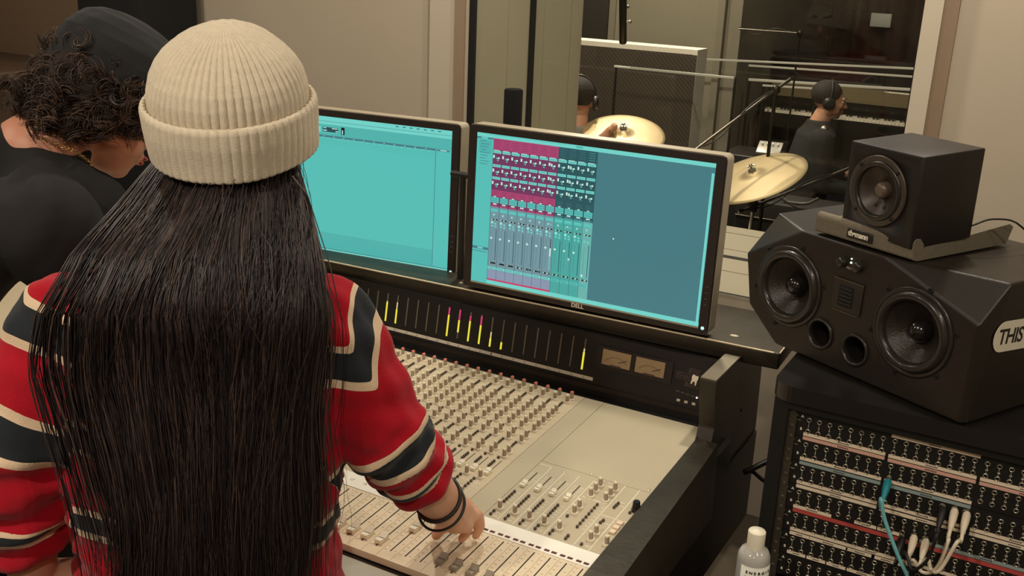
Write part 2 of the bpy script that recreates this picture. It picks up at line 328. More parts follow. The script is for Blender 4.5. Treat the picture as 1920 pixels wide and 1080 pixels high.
# microphone stands and microphones
def mic_stand(label, base, top, boom_a, boom_b, r=.008, feet=.3):
    s = thing('microphone_stand', label, 'microphone stand', (base[0], base[1], LF))
    m = MB(); m.tube([A(base[0], base[1], LF+.05), A(base[0], base[1], top)], r*1.2); m.build('pole', hm, s)
    if boom_a is not None:
        m = MB(); m.tube([boom_a, boom_b], r); m.build('boom_arm', mat('grey_tube', (120, 112, 98), .35, .8), s)
        m = MB(); j = A(base[0], base[1], top); m.ball(j, .024); m.build('clutch', hm, s)
        bp = spline([A(*boom_a)+A(0, 0, .012), (A(*boom_a)*.7+A(*boom_b)*.3)+A(0, 0, -.03), (A(*boom_a)*.4+A(*boom_b)*.6)+A(0, 0, .02), A(*boom_b)+A(0, 0, -.01)], 16)
        m = MB(); m.tube(bp, .0035, 6); m.build('cable', black, s)
    for k in range(3):
        a = k*2.1+.9; m = MB(); m.tube([A(base[0], base[1], LF+.10), A(base[0]+feet*math.cos(a), base[1]+feet*math.sin(a), LF+.01)], .008); m.build('leg', hm, s)
    return s
def mic(label, a, b, r=.011, head=.0):
    t = thing('microphone', label, 'microphone', a); a = A(*a); b = A(*b); d = (b-a)/np.linalg.norm(b-a)
    m = MB(); m.tube([a, a+(b-a)*.7], r); m.build('microphone_body', hm, t)
    m = MB()
    if head: m.ball(b, head)
    else: m.tube([a+(b-a)*.7, b, b+d*.003], [r, r, r*.6])
    m.build('grille', mat('mic_grille', (170, 165, 152), .3, .9, bump=.5, bscale=600) if head else hm, t)
    m = MB(); m.tube([a+d*.01, a+d*.035], r*1.35); m.build('clip', chrome, t); return t
a, b_ = aty(1292, 290, 4.7), aty(1482, 148, 5.3); dd = b_-a
mic_stand('slanting boom microphone stand rising to the right beside the grey door', (b_-dd*.15)[:2], (b_-dd*.15)[2], a, b_)
mic('slim dark microphone at the low end of the slanting boom', a, a-dd/np.linalg.norm(dd)*.12)
a, b_ = aty(1385, 398, 5.0), aty(1590, 316, 5.7); dd = b_-a
mic_stand('low boom microphone stand reaching under the ride cymbal', b_[:2]+dd[:2]*.05, b_[2], a, b_)
top = aty(1545, 243, 6.5)
mic_stand('upright microphone stand in front of the seated person in black', (top[0], top[1]), top[2]-.12, None, None, feet=.13)
mic('vocal microphone with round silver grille in front of the seated person', top-A(0, 0, .14), top, .013, .027)
a = aty(1168, -60, 4.75); b_ = aty(1172, 34, 4.9); e_ = aty(1168, 80, 4.92)
mic_stand('tall boom stand hanging over the crash cymbal', (-3.0, 5.2), .55, A(-3.0, 5.2, .55), a)
mm = mic('dark overhead microphone hanging above the crash cymbal', a, e_, .019)
for i, (px, py) in enumerate(((1168, 12), (1172, 41))):
    q_ = aty(px, py, 4.88); m = MB(); m.tube([q_-hr*.018, q_+hr*.02], .007); m.ball(q_+hr*.024, .009); m.build('shock_mount_screw', chrome, mm)
a2, b2 = aty(1385, 54, 7.38), aty(1500, 62, 7.42)
mic_stand('thin horizontal boom stand high behind the grey door edge', (b2[0], b2[1]), b2[2], a2, b2, .006)

# added glowing bars on made-up posts, imitating reflection lines in the window panes
lbm = emit('reflection_line_glow', (150, 138, 114), 1.0); k_ = 0
for (xa, ya), (xb, yb), Y, lbl in (((1280, 109), (1724, 129), 7.32, 'highest added bar imitating a window reflection, above the piano'), ((1380, 121), (1722, 144.5), 7.8, 'second added bar from the top imitating a window reflection, above the piano'), ((1404, 149), (1718, 168.5), 7.7, 'brightest added bar imitating a window reflection, just over the seated person'), ((1430, 160), (1528, 166), 7.9, 'short added bar imitating a window reflection, left of the seated person'), ((1152, 124), (1376, 146), 6.05, 'added bar imitating a window reflection, crossing in front of the acoustic screen')):
    p0, p1 = aty(xa, ya, Y), aty(xb, yb, Y); zc = (p0[2]+p1[2])/2; t = thing('reflection_line', lbl, 'lamp', ((p0[0]+p1[0])/2, Y, LF), 'added bars imitating window reflections'); r = .010 if 'bright' in lbl else .0075
    m = MB(); m.tube([(p0[0], Y, p0[2]), (p1[0], Y, p1[2])], r, 8); m.build('reflection_tube', lbm, t)
    m = MB(); m.tube([(p1[0], Y+.03, p1[2]), (p1[0], Y+.03, LF+.02)], .008, 8); m.tube([(p0[0], Y+.03, p0[2]), (p0[0], Y+.03, LF+.02)], .008, 8); m.build('added_post', black, t)
# upright piano, rack, small mixer, chairs
pb = mat('piano_black', (20, 18, 17), .2, coat=.4, var=.1)
PX0, PX1, PYf = -2.30, -0.75, 8.05
pn = thing('upright_piano', 'black upright piano with long pale keyboard at the back of the live room', 'piano', ((PX0+PX1)/2, PYf+.3, LF))
m = MB(); m.box(PX0, PX1, PYf+.32, PYf+.62, LF+.05, -.72); m.box(PX0-.02, PX1+.02, PYf+.30, PYf+.64, -.72, -.70); m.build('cabinet', pb, pn)
m = MB(); m.box(PX0, PX1, PYf, PYf+.33, -1.24, -1.14); m.build('keybed', pb, pn)
m = MB(); m.box(PX0+.04, PX1-.04, PYf+.16, PYf+.30, -1.02, -.92, T=None); m.build('fallboard', mat('olive_fallboard', (112, 98, 70), .5), pn)
m = MB(); m.box(PX0, PX0+.05, PYf, PYf+.33, LF, -1.05); m.box(PX1-.05, PX1, PYf, PYf+.33, LF, -1.05); m.build('side_cheek', pb, pn)
m = MB(); nk = 52; w = (PX1-PX0-.1)/nk
for k in range(nk): m.box(PX0+.05+k*w, PX0+.05+(k+.93)*w, PYf+.01, PYf+.16, -1.135, -1.115)
m.build('white_keys', mat('ivory', (232, 222, 196), .3), pn)
m = MB()
for k in range(nk):
    if k % 7 in (0, 1, 3, 4, 5): m.box(PX0+.05+(k+.7)*w, PX0+.05+(k+1.2)*w, PYf+.07, PYf+.16, -1.115, -1.103)
m.build('black_keys', pb, pn)
ms = thing('compact_mixer', 'small silver mixer with round knobs left of the seated person in black', 'mixer', aty(1443, 280, 6.5))
c = aty(1443, 276, 6.5); T = yaw_frame(c, .1, .5)
m = MB(); m.rbox(-.075, .075, -.06, .06, -.02, 0, .004, T=T); m.build('housing', mat('silver_paint', (196, 190, 176), .4, .4), ms)
for k in range(4):
    m = MB(); m.lathe([(.008, 0), (.008, .014), (.006, .016)], 12, T=T@frame((-.05+.033*k, .02, 0), (1, 0, 0), (0, 0, 1))); m.build('knob', white, ms)
m = MB(); m.rbox(c[0]-.28, c[0]+.05, 6.40, 6.75, LF, c[2]-.055, .01); am = m.build('guitar_amplifier', black, loc=(c[0], 6.55, LF)); tag(am, 'black amplifier under the small silver mixer', 'amplifier')
m = MB(); m.box(c[0]-.26, c[0]+.03, 6.385, 6.40, LF+.05, c[2]-.2); m.build('grille_cloth', mat('grille_cloth', (40, 36, 30), .9, bump=.4), am)
rk = thing('effects_rack', 'dark equipment rack with tiny glowing dots beside the piano', 'rack', (-.45, 8.4, LF))
m = MB(); m.box(-.70, -.15, 8.2, 8.7, LF, -.5); m.build('rack_case', black, rk)
m = MB(); m.box(-.66, -.19, 8.185, 8.2, LF+.1, -.55); m.build('rack_front', hm, rk)
le = emit('bright_dot', (255, 246, 225), 3.0)  # small emissive dots for the rack front
for px, py, Y in ((1655, 119, 8.18), (1708, 184, 8.18)):
    q_ = aty(px, py, Y); 
    m = MB(); m.ball((min(max(q_[0], -.64), -.2), 8.18, q_[2] if q_[2] < -.56 else -.62), .012); m.build('glowing_dot', le, rk)
m = MB(); q_ = aty(1652, 38, 10.05); m.rbox(q_[0]-.09, q_[0]+.09, 10.03, 10.06, q_[2]-.06, q_[2]+.06, .006); tag(m.build('wall_notice', white, loc=q_), 'small white notice on the far dark wall of the live room', 'sign')
# acoustic upholstery cart: dark road case on the floor of the live room right of the ride cymbal
m = MB(); m.rbox(-1.75, -1.0, 5.9, 6.2, LF, -1.35, .01); o = m.build('road_case', mat('dark_case', (38, 35, 30), .6), loc=(-1.4, 6.05, LF)); tag(o, 'low dark road case behind the boom stands in the live room', 'case')
m = MB(); m.tube([(-1.75, 5.895, -1.45), (-1.0, 5.895, -1.45)], .006); m.build('edge_trim', darkmet, o)
for k, (p0, p1, p2) in enumerate((((1458, 366), (1500, 390), (1560, 392)), ((1470, 378), (1510, 382), (1535, 372)))):
    m = MB(); q0, q1, q2 = (aty(*p0, 5.6), aty(*p1, 5.6), aty(*p2, 5.6)); m.tube(spline([q0, q1, q2], 12), .009, 6)
    tag(m.build('microphone_cable', mat('grey_cable', (92, 86, 76), .5), loc=q1), ('longer' if k == 0 else 'shorter')+' grey cable looped under the ride cymbal', 'cable')
# ------------------------------------------------------------------ mixing console
SL = 0.0507; SA = math.atan(SL)
def sz(y): return -.895+(y-1.843)*SL
CON = thing('mixing_console', 'large beige studio mixing console with rows of grey knobs and channel faders', 'mixing console', (-1.3, 1.5, FL))
XR = -0.557; XL = -2.45; XD = -0.826; XM = -0.781; PITCH = .0287
def slab(mb, x0, x1, y0, y1, top=0.0, th=.012, mi=0):
    v = [(x, y, sz(y)+top-d) for d in (th, 0) for y in (y0, y1) for x in (x0, x1)]
    mb.add(v, [(0, 2, 3, 1), (4, 5, 7, 6), (0, 1, 5, 4), (2, 6, 7, 3), (0, 4, 6, 2), (1, 3, 7, 5)], mi)
SV = lambda x, y, h=0.0: A(x, y, sz(y)+h)
TS = lambda x, y, h=0.0: frame(SV(x, y, h), (1, 0, 0), (0, -math.sin(SA), math.cos(SA)))
m = MB(); slab(m, XL, XD-.0005, 1.3525, 1.845)
for k in range(18): x = -.8445-.0287*k; slab(m, x-.0006, x+.0006, 1.474, 1.527, .0005, .0006, 1)
m.build('channel_panel', [mat('channel_cream', (198, 183, 152), .5, var=.04), slotm], CON)
m = MB(); slab(m, XD+.0005, XM-.0005, 1.3525, 1.845); m.build('divider_panel', beige, CON)
m = MB(); slab(m, XM+.0005, XR, 1.567, 1.845); m.build('blank_panel', beige, CON)
m = MB(); slab(m, XM+.0005, XR, 1.3525, 1.566)
for x in (-.7675, -.7385, -.7095, -.6805): slab(m, x-.0008, x+.0008, 1.468, 1.5245, .0005, .0006, 1)
m.build('master_panel', [beige, slotm], CON)
m = MB(); slab(m, XL, XR, 1.312, 1.352, .001); m.build('scribble_strip', mat('scribble_white', (244, 240, 224), .45, var=.01), CON)
m = MB(); slab(m, XL, XR, 1.168, 1.3115)
for k in range(0, 34): xs_ = -.568-PITCH*k; slab(m, xs_-.0009, xs_+.0009, 1.19, 1.305, .0005, .0006, 1)
m.build('fader_panel', [cream, slotm], CON)
m = MB(); m.box(XL, XR, 1.05, 1.845, -1.09, -.943); m.box(XL, XR, 1.18, 1.9, -1.2, -1.09); m.box(XL, XR, 1.845, 2.05, -1.2, -.905); m.build('console_body', blackm, CON)
m = MB(); m.rbox(XL, XR, 1.035, 1.166, -.985, -.941, .012); m.build('front_rail', mat('rail_grey', (168, 164, 148), .5, var=.06, scale=20), CON)
for xx in (-2.2, -.62):
    m = MB(); m.box(xx-.06, xx+.06, 1.3, 1.9, FL, -1.2); m.box(xx-.08, xx+.08, 1.15, 1.95, FL, FL+.05); m.build('leg', black, CON)
# white printed lines, ticks
m = MB(); pr = lambda x0, x1, y0, y1: slab(m, x0, x1, y0, y1, .0004, .0006)
for k in range(0, 34):
    xc = XD-.0287*k; pr(xc-.0287-.0004, xc-.0287+.0004, 1.36, 1.84)
    for y in (1.425, 1.53, 1.645, 1.77): pr(xc-.027, xc-.002, y+.012, y+.0128)
    for y in np.arange(1.405, 1.45, .0098): pr(xc-.022, xc-.016, y-.0006, y+.0008)
for x in (-.7535, -.7245, -.6955, -.666): pr(x-.0006, x+.0006, 1.355, 1.553)
pr(-.6105, -.6093, 1.355, 1.566); pr(-.5825, -.5812, 1.355, 1.566)
pr(XM+.003, XM+.027, 1.5545, 1.556); pr(-.661, -.613, 1.4935, 1.495); pr(-.607, -.556, 1.4585, 1.4597); pr(-.637, -.616, 1.548, 1.5495); pr(-.604, -.588, 1.511, 1.5122)
for x in (-.7675, -.7385, -.7095, -.6805):
    for k in range(8): pr(x-.009, x-.004, 1.472+.0065*k, 1.4732+.0065*k); pr(x+.004, x+.0105, 1.472+.0065*k, 1.4732+.0065*k)
    for k in range(5): pr(x+.001, x+.0075, 1.4085+.0092*k, 1.4097+.0092*k)
    pr(x+.002, x+.010, 1.3625, 1.3637); pr(x+.002, x+.010, 1.373, 1.3742)
for k in range(8): pr(-.617+.0002, -.6125, 1.4035+.0107*k, 1.4048+.0107*k)
for p in ((-.591, 1.4375), (-.592, 1.4995), (-.56, 1.4875), (-.5925, 1.3625)): pr(p[0], p[0]+.008, p[1], p[1]+.0012)
m.build('white_print', print_w, CON)
m = MB()
for k in range(0, 34):
    xs_ = -.568-PITCH*k
    if 6 < k < 8: continue
    for j in range(11):
        y = 1.19+.0112*j; pr(xs_-.0115, xs_-.0075, y, y+.0007)
        if j % 2 == 0: pr(xs_+.006, xs_+.0095, y+.003, y+.0037)
    pr(xs_+.0141, xs_+.0145, 1.17, 1.31)
m.build('fader_scale', mat('faint_olive_print', (168, 156, 122), .7), CON)
m = MB()
for k in range(8):
    xk = XR-.012-.0287*k
    for d in (0, -.013): slab(m, xk+d-.0045, xk+d+.0045, 1.3165, 1.3215, .0015, .001)
m.build('channel_windows', mat('dark_red_window', (92, 44, 34), .3), CON)
m = MB()
for k in range(26):
    x = -.84-.0287*k; text_mb(m, str(24-k) if k < 24 else '1', .0085, TS(x, 1.328, .0012), 0, .0001, 'CENTER', 1)
m.build('handwritten_numbers', mat('faded_pencil', (150, 138, 116), .8), CON)
m = MB()
for x, y in ((XR-.012, 1.575), (XM+.10, 1.573), (XM+.012, 1.836), (XR-.008, 1.838), (XD+.012, 1.548), (-.7275, 1.5515)): m.lathe([(.003, 0), (.0028, .0012), (.001, .0014)], 10, T=TS(x, y))
m.build('screws', mat('screw_steel', (220, 212, 190), .3, .6), CON)
# knobs
def knob_mesh(name, capm, r=.0040, h=.0165, sk=.0071):
    q = MB(); q.lathe([(sk, 0), (sk, .0018), (sk*.86, .003), (r*1.05, .0032)], 16, 0); q.lathe([(r, .003), (r*.93, h-.001)], 12, 1); q.lathe([(r*1.02, h-.001), (r*1.0, h+.0006), (r*.75, h+.0016)], 12, 2)
    q.box(-.0004, .0004, r*.2, r*1.0, h+.0012, h+.0022, 1); return q.mesh(name, [knobc, knobg, capm])
kn = knob_mesh('knob', knobc); kr = knob_mesh('knob_coral', redcap); 
b2 = MB(); b2.rbox(-.0021, .0021, -.0026, .0026, 0, .0042, .0008); bme = b2.mesh('button', btn)
KY = (1.391, 1.457, 1.544, 1.561, 1.61, 1.6295, 1.6615, 1.6795, 1.70, 1.7205, 1.7395, 1.756, 1.806)
BY = [1.407+.0098*i for i in range(5)]+[1.498+.0065*i for i in range(4)]+[1.5335, 1.584, 1.592, 1.600, 1.649]+[1.7745+.0068*i for i in range(4)]
rotS = (SA, 0, 0)
allk = [(-.848-PITCH*k, y, k) for k in range(18) for y in KY]+[(-.846-PITCH*k, 1.823, k) for k in range(18)]
mk_xy = [(-.7665, 1.3875), (-.737, 1.3875), (-.708, 1.386), (-.679, 1.385), (-.650, 1.384), (-.650, 1.440), (-.650, 1.4595), (-.649, 1.503), (-.649, 1.5228), (-.649, 1.5427), (-.620, 1.503), (-.620, 1.5228), (-.620, 1.5427), (-.5917, 1.383), (-.5917, 1.4039), (-.5634, 1.3844)]
for x, y in mk_xy: put('knob', kn, CON, SV(x, y), rotS)
allk.sort(key=lambda t: (t[2]*1.0+abs(t[1]-1.6)*2.0)); first = allk[:84]; rest = allk[84:]
for x, y, k in first: put('knob', kr if y > 1.81 else kn, CON, SV(x, y), rotS)
def merged(name, me, pts, mats):
    q = MB(); V = [v.co[:] for v in me.vertices]; F = [tuple(p.vertices) for p in me.polygons]; MI = [p.material_index for p in me.polygons]
    for x, y in pts:
        T = TS(x, y); o = len(q.v); VV = np.array(V)@T[:3, :3].T+T[:3, 3]; q.v.extend(map(tuple, VV.tolist())); q.f.extend(tuple(i+o for i in f) for f in F); q.m.extend(MI); q.s.extend([True]*len(F))
    return tag(q.build(name, mats, CON), kind='stuff')
for k in range(18, 34): rest += [(-.848-PITCH*k, y, k) for y in KY]
merged('remaining_knobs', kn, [(x, y) for x, y, k in rest if y < 1.81], [knobc, knobg, knobc]); merged('remaining_coral_knobs', kr, [(x, y) for x, y, k in rest if y > 1.81], [knobc, knobg, redcap])
mb_xy = [(x, y) for x in (-.7705, -.742, -.7135, -.6845) for y in (1.3631, 1.3735, 1.409, 1.418, 1.427, 1.436, 1.445)]+[(-.657, 1.3628), (-.657, 1.3732), (-.628, 1.3637), (-.628, 1.3722), (-.6555, 1.424), (-.5986, 1.3622), (-.5985, 1.435), (-.5970, 1.443), (-.598, 1.4895), (-.5975, 1.497), (-.597, 1.5045), (-.568, 1.488)]+[(-.6267, 1.404+.0111*i) for i in range(8)]
for x, y in mb_xy: put('button', bme, CON, SV(x, y), rotS)
ab = [(-.855-PITCH*k, y, k) for k in range(34) for y in BY]; ab.sort(key=lambda t: t[2]*1.0+abs(t[1]-1.5)*2)
for x, y, k in ab[:50]: put('button', bme, CON, SV(x, y), rotS)
merged('remaining_buttons', bme, [(x, y) for x, y, k in ab[50:]], [btn])
q = MB(); q.rbox(-.0055, .0055, -.0052, .0052, 0, .0045, .001); qm = q.mesh('square_button', mat('pale_button', (226, 204, 174), .5))
for y in (1.4202, 1.4347, 1.4493): o = put('square_button', qm, CON, SV(-.5692, y), rotS); o['label'] = 'pale square button'
m = MB(); m.lathe([(.0088, 0), (.0088, .004), (.0072, .007), (.0062, .018), (.0052, .0195)], 20, T=TS(-.5619, 1.501)); m.build('level_knob', mat('gloss_black', (18, 18, 20), .25, coat=.3), CON)['label'] = 'large black level knob'
# fader caps
def cap_mesh(name, mt, s=1.0):
    q = MB(); prof = [(-.011, 0), (-.011, .0075), (-.0075, .0078), (-.0012, .0055), (.0012, .0055), (.0075, .0088), (.011, .0105), (.011, 0)]
    prof = [(y*s, z*s) for y, z in prof]; T = frame((0, 0, 0), (0, 1, 0), (-1, 0, 0)); T = np.eye(4); T[:3, 0] = (0, 1, 0); T[:3, 1] = (0, 0, 1); T[:3, 2] = (1, 0, 0)
    q.prism(prof, -.0062*s, .0062*s, 0, T); q.box(-.0063*s, .0063*s, -.0004, .0004, .0054*s, .0060*s, 1); return q.mesh(name, [mt, print_d])
cw = cap_mesh('fader_cap', mat('cap_white', (240, 232, 208), .45, var=.02)); cg = cap_mesh('fader_cap_shaded', mat('cap_white_shaded', (146, 134, 116), .45)); cs = cap_mesh('fader_cap_small', mat('cap_white', (240, 232, 208), .45), .72)  # grey caps: white ones with the hand's shade put into the colour
capy = {0: 1.204, 1: 1.204, 2: 1.204, 3: 1.204, 4: 1.204, 5: 1.207, 6: 1.206, 7: 1.208, 8: 1.2, 9: 1.2, 10: 1.262, 11: 1.206, 12: 1.206, 13: 1.206, 14: 1.206, 15: 1.21}
for k in range(34):
    y = capy.get(k, 1.205+.02*((k*7) % 3)); x = -.568-PITCH*k
    if k in (8, 9): continue
    put('fader_cap', cw if k > 9 else cg, CON, SV(x, y, .0005), rotS)
for x in (-.7675, -.7385, -.7095, -.6805): put('fader_cap', cs, CON, SV(x, 1.474, .0005), rotS)
for k in range(18): put('fader_cap', cs, CON, SV(-.8445-PITCH*k, 1.477, .0005), rotS)
# armrest, cheek, meter bridge
def side_poly(): return None
TY = np.eye(4); TY[:3, 0] = (0, 1, 0); TY[:3, 1] = (0, 0, 1); TY[:3, 2] = (1, 0, 0)      # local x->Y, y->Z, z->X
m = MB(); prof = [(1.0, -1.02), (1.0, sz(1.0)+.002), (1.01, sz(1.01)+.008), (1.70, sz(1.7)+.010), (1.788, sz(1.788)+.011), (1.80, -1.06)]
m.prism(prof, XR+.001, XR+.0625, 0, TY); m.v = [((x-(.020*max(0, y-1.35)/.45 if x > XR+.03 else 0)), y, z) for x, y, z in m.v]; ar = m.build('armrest', worn, CON); bv = ar.modifiers.new('round', 'BEVEL'); bv.width = .011; bv.segments = 4; bv.limit_method = 'ANGLE'
m = MB(); m.box(XR+.002, XR+.038, 1.03, 1.90, -1.2, -.93); m.box(XR+.0, XR+.03, 1.2, 2.12, FL+.05, -1.0); m.build('side_panel', black, CON)
cv = [(1.785, -.765), (1.788, -.80), (1.800, -.84), (1.806, -.87), (1.795, -.895), (1.775, -.915), (1.78, -1.06), (2.13, -1.10), (2.105, -.775), (1.93, -.765)]
m = MB(); m.prism(cv, XR-.006, XR+.026, 0, TY); ck_ = m.build('cheek', mat('cheek_brown_black', (50, 43, 33), .42, .2, var=.15, bump=.1), CON); bv = ck_.modifiers.new('round', 'BEVEL'); bv.width = .003; bv.segments = 2; bv.limit_method = 'ANGLE'
m = MB(); m.box(XR-.0055, XR+.0255, 1.787, 1.93, -.765, -.7625); m.build('cheek_cap', mat('cheek_cap_metal', (150, 140, 120), .45, .5), CON)
m = MB(); m.lathe([(.004, 0), (.0025, .001)], 10, T=frame((XR+.0265, 1.985, -.90), (0, 1, 0), (1, 0, 0))); m.build('screw', slotm, CON)
# meter panel: slightly raked
m0 = A(0, 1.8866, -.851); mu = A(0, 1.8997-1.8866, -.779+.851); mu /= np.linalg.norm(mu); mn = np.cross(A(1, 0, 0), mu)  # mn = X x up
def MPf(x, z, h=0.0): s_ = (z-m0[2])/mu[2]; return A(x, m0[1]+mu[1]*s_, z)+mn*(h)*(1 if mn[1] < 0 else -1)
TM = lambda x, z, h=0.0: frame(MPf(x, z, h), (1, 0, 0), (mn if mn[1] < 0 else -mn))
def mq(mb, x0, x1, z0, z1, h0, h1, mi=0):
    v = [MPf(x, z, h) for h in (h0, h1) for z in (z0, z1) for x in (x0, x1)]
    mb.add([tuple(p) for p in v], [(0, 2, 3, 1), (4, 5, 7, 6), (0, 1, 5, 4), (2, 6, 7, 3), (0, 4, 6, 2), (1, 3, 7, 5)], mi)
m = MB(); mq(m, XL, XR-.004, -.905, -.772, -.02, 0); m.box(XL, XR-.004, 1.846, 1.885, -.93, -.902); m.build('meter_panel', mat('meter_black', (13, 12, 11), .45, var=.2), CON)
m = MB(); mq(m, XL, XR-.004, -.888, -.878, 0, .004); m.build('meter_ledge', blackm, CON)
barm = mat('bar_unlit', (104, 96, 84), .5); yel = emit('bar_yellow', (236, 222, 64), 1.0); pk = emit('bar_pink', (208, 60, 112), .9); wh = emit('bar_white', (230, 205, 150), .9)
segs = {0: (.0, .56, .68, None), 7: (.0, .24, .24, None), 8: (.0, .28, .5, None), 9: (.0, .64, .64, .95), 10: (.0, .70, .70, .88), 11: (.22, .64, .64, 1.0), 12: (.0, .74, .74, 1.0), 17: (.0, .50, .75, None), 18: (.0, .68, .72, None)}
for k in range(36):
    x = -.8565-.02865*k; z0, z1 = -.852, -.786; m = MB(); mq(m, x-.0016, x+.0016, z0, z1, 0, .0008, 0)
    if k in segs:
        a, b, c, d = segs[k]; L_ = z1-z0; mq(m, x-.0021, x+.0021, z0+a*L_, z0+b*L_, .0008, .0014, 1)
        if c > b: mq(m, x-.0015, x+.0015, z0+b*L_, z0+c*L_, .0008, .0013, 3)
        if d: mq(m, x-.0020, x+.0020, z0+b*L_, z0+d*L_, .0008, .0014, 2)
    m.build('level_meter', [barm, yel, pk, wh], CON)
m = MB(); x = -.828
for wdt in (.252, .265, .26, .062, .055, .04, .26, .3):
    mq(m, x-wdt+.0015, x, -.8705, -.8635, 0, .0008); x -= wdt
for k in range(36): x = -.85-.0287*k; text_mb(m, str(36-k), .005, TM(x, -.869, .001), 1, .0001, 'CENTER', 1)
pst = m.build('label_tape', [paper, print_d], CON)
m = MB(); mq(m, -.826, -.656, -.838, -.792, 0, .003); vf = m.build('meter_surround', mat('meter_frame', (30, 27, 25), .4), CON)
vum = mat('vu_face', (150, 126, 92), .6, var=.05)
for x0, x1 in ((-.812, -.748), (-.7365, -.6725)):
    m = MB(); mq(m, x0, x1, -.829, -.797, .003, .005, 0); mq(m, (x0+x1)/2-.012, (x0+x1)/2+.012, -.8305, -.8268, .005, .0065, 1)
    for j in range(11):
        a = math.radians(140-10*j); cx, cz_ = (x0+x1)/2, -.835; r0, r1 = .026, .0285
        p0, p1 = MPf(cx+r0*math.cos(a)*1.1, cz_+r0*math.sin(a)*.95, .0052), MPf(cx+r1*math.cos(a)*1.1, cz_+r1*math.sin(a)*.95, .0052); m.tube([p0, p1], .0003, 4, 1)
    arc = [MPf((x0+x1)/2+.0286*math.cos(math.radians(a)), -.835+.0247*math.sin(math.radians(a)), .0052) for a in range(35, 146, 5)]; m.tube(arc, .00025, 4, 1)
    m.tube([MPf((x0+x1)/2+.006, -.820, .0055), MPf((x0+x1)/2+.024, -.812, .0055)], .0006, 4, 2)
    m.build('vu_meter', [vum, mat('meter_print', (70, 48, 34), .6), slotm], CON)
# studio logo on the meter panel: three outlined plates of letters with a tooth
m = MB(); ol = lambda x0, x1, z0, z1: [mq(m, a, b, c, d, 0, .0006) for a, b, c, d in ((x0, x1, z1-.0008, z1), (x0, x1, z0, z0+.0008), (x0, x0+.0008, z0, z1), (x1-.0008, x1, z0, z1))]
ol(-.648, -.614, -.822, -.808); ol(-.622, -.598, -.8085, -.7965); ol(-.627, -.598, -.834, -.8215)
text_mb(m, 'THAI', .0125, TM(-.6465, -.8195, .0003), 0, .0002); text_mb(m, 'FOR', .0105, TM(-.6205, -.8065, .0003), 0, .0002); text_mb(m, 'BAR', .0105, TM(-.6255, -.8325, .0003), 0, .0002)
m.build('logo_lettering', mat('dim_violet_print', (88, 70, 66), .5), CON)
m = MB(); tooth = [(-.004, .010), (-.0065, .006), (-.006, -.001), (-.0075, -.009), (-.0055, -.0105), (-.0035, -.006), (-.001, -.003), (.001, -.006), (.002, -.012), (.0042, -.0115), (.005, -.004), (.0062, .0), (.0075, .005), (.006, .0085), (.002, .0075)]
m.prism(tooth, 0, .0015, 0, TM(-.6075, -.817, .0004)); m.build('tooth_emblem', mat('tooth_ivory', (232, 220, 190), .5), CON)
m = MB(); text_mb(m, 'PHONES', .006, TM(-.642, -.852, .0003), 0, .0001) if False else None
for i in range(5): mq(m, -.643+.011*i, -.636+.011*i, -.8495-.001*i, -.8465-.001*i, 0, .0006)
m.build('small_print', mat('dim_violet_print', (88, 70, 66), .5), CON)
for i in range(4):
    q = MB(); mq(q, -.638+.0165*i, -.631+.0165*i, -.868, -.8635, 0, .003); q.build('bridge_button', mat('pale_button2', (206, 194, 168), .5), CON)
m = MB(); m.ball(MPf(-.5975, -.852, .001), .002); m.build('power_lamp', emit('lamp_pink', (255, 190, 200), 2.0), CON)
# top shelf of the meter bridge (a slight yaw so that its lip runs with the photograph)
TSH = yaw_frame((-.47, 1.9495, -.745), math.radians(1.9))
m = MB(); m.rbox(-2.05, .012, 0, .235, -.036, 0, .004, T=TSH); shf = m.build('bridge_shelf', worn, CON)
m = MB(); m.box(XL, XR, 1.905, 2.10, -.95, -.782); m.build('bridge_box', black, CON)
m = MB()
for x, y, r in ((-.095, .05, .006), (-.70, .028, .005), (-.74, .035, .003), (-.30, .016, .003)): m.ball((x, y, .0), r, T=TSH, sc=(1.6, 1, .25))
m.build('chipped_paint', mat('chip_pale', (200, 188, 160), .6), shf)
m = MB(); m.tube([(-2.05, .0012, -.0012), (.0, .0012, -.0012)], .0021, 8, T=TSH); m.tube([(.0108, .004, -.0012), (.0108, .23, -.0012)], .0018, 8, T=TSH); m.build('worn_highlight_edge', mat('bare_edge_highlight', (222, 206, 172), .45, .3), shf)  # worn bare lip edge; its highlight is put into the pale colour

# ------------------------------------------------------------------ screens
alu = mat('screen_edge_silver', (180, 169, 146), .4, .2, var=.04); bez = mat('bezel_black', (40, 33, 29), .5, var=.1)
teal = emit('ui_teal', (84, 188, 180)); tealL = emit('ui_teal_light', (112, 208, 198)); tealD = emit('ui_teal_dark', (64, 118, 126)); ink = emit('ui_ink', (34, 74, 82)); slate = emit('ui_slate', (66, 120, 128))
pinkE = emit('ui_pink', (166, 66, 108)); plum = emit('ui_plum', (112, 54, 92)); lav = emit('ui_lavender', (134, 148, 172)); lavg = emit('ui_grey_teal', (112, 146, 156)); grn = emit('ui_green_teal', (70, 164, 156)); nearw = emit('ui_white', (196, 232, 220)); blk = emit('ui_black', (16, 22, 26)); teal2 = emit('ui_teal2', (78, 176, 170)); magenta = emit('ui_magenta', (196, 56, 104)); dgr = emit('ui_deep', (38, 84, 90)); pale = emit('ui_pale', (104, 176, 170))
UI = [teal, tealL, tealD, ink, slate, pinkE, plum, lav, lavg, grn, nearw, blk, teal2, magenta, dgr, pale]
IX = {m_.name: i for i, m_ in enumerate(UI)}
SW, SH = .5184*1.035, .324*1.035; BS, BT, BB = .0209*1.035, .0166*1.035, .0158*1.035
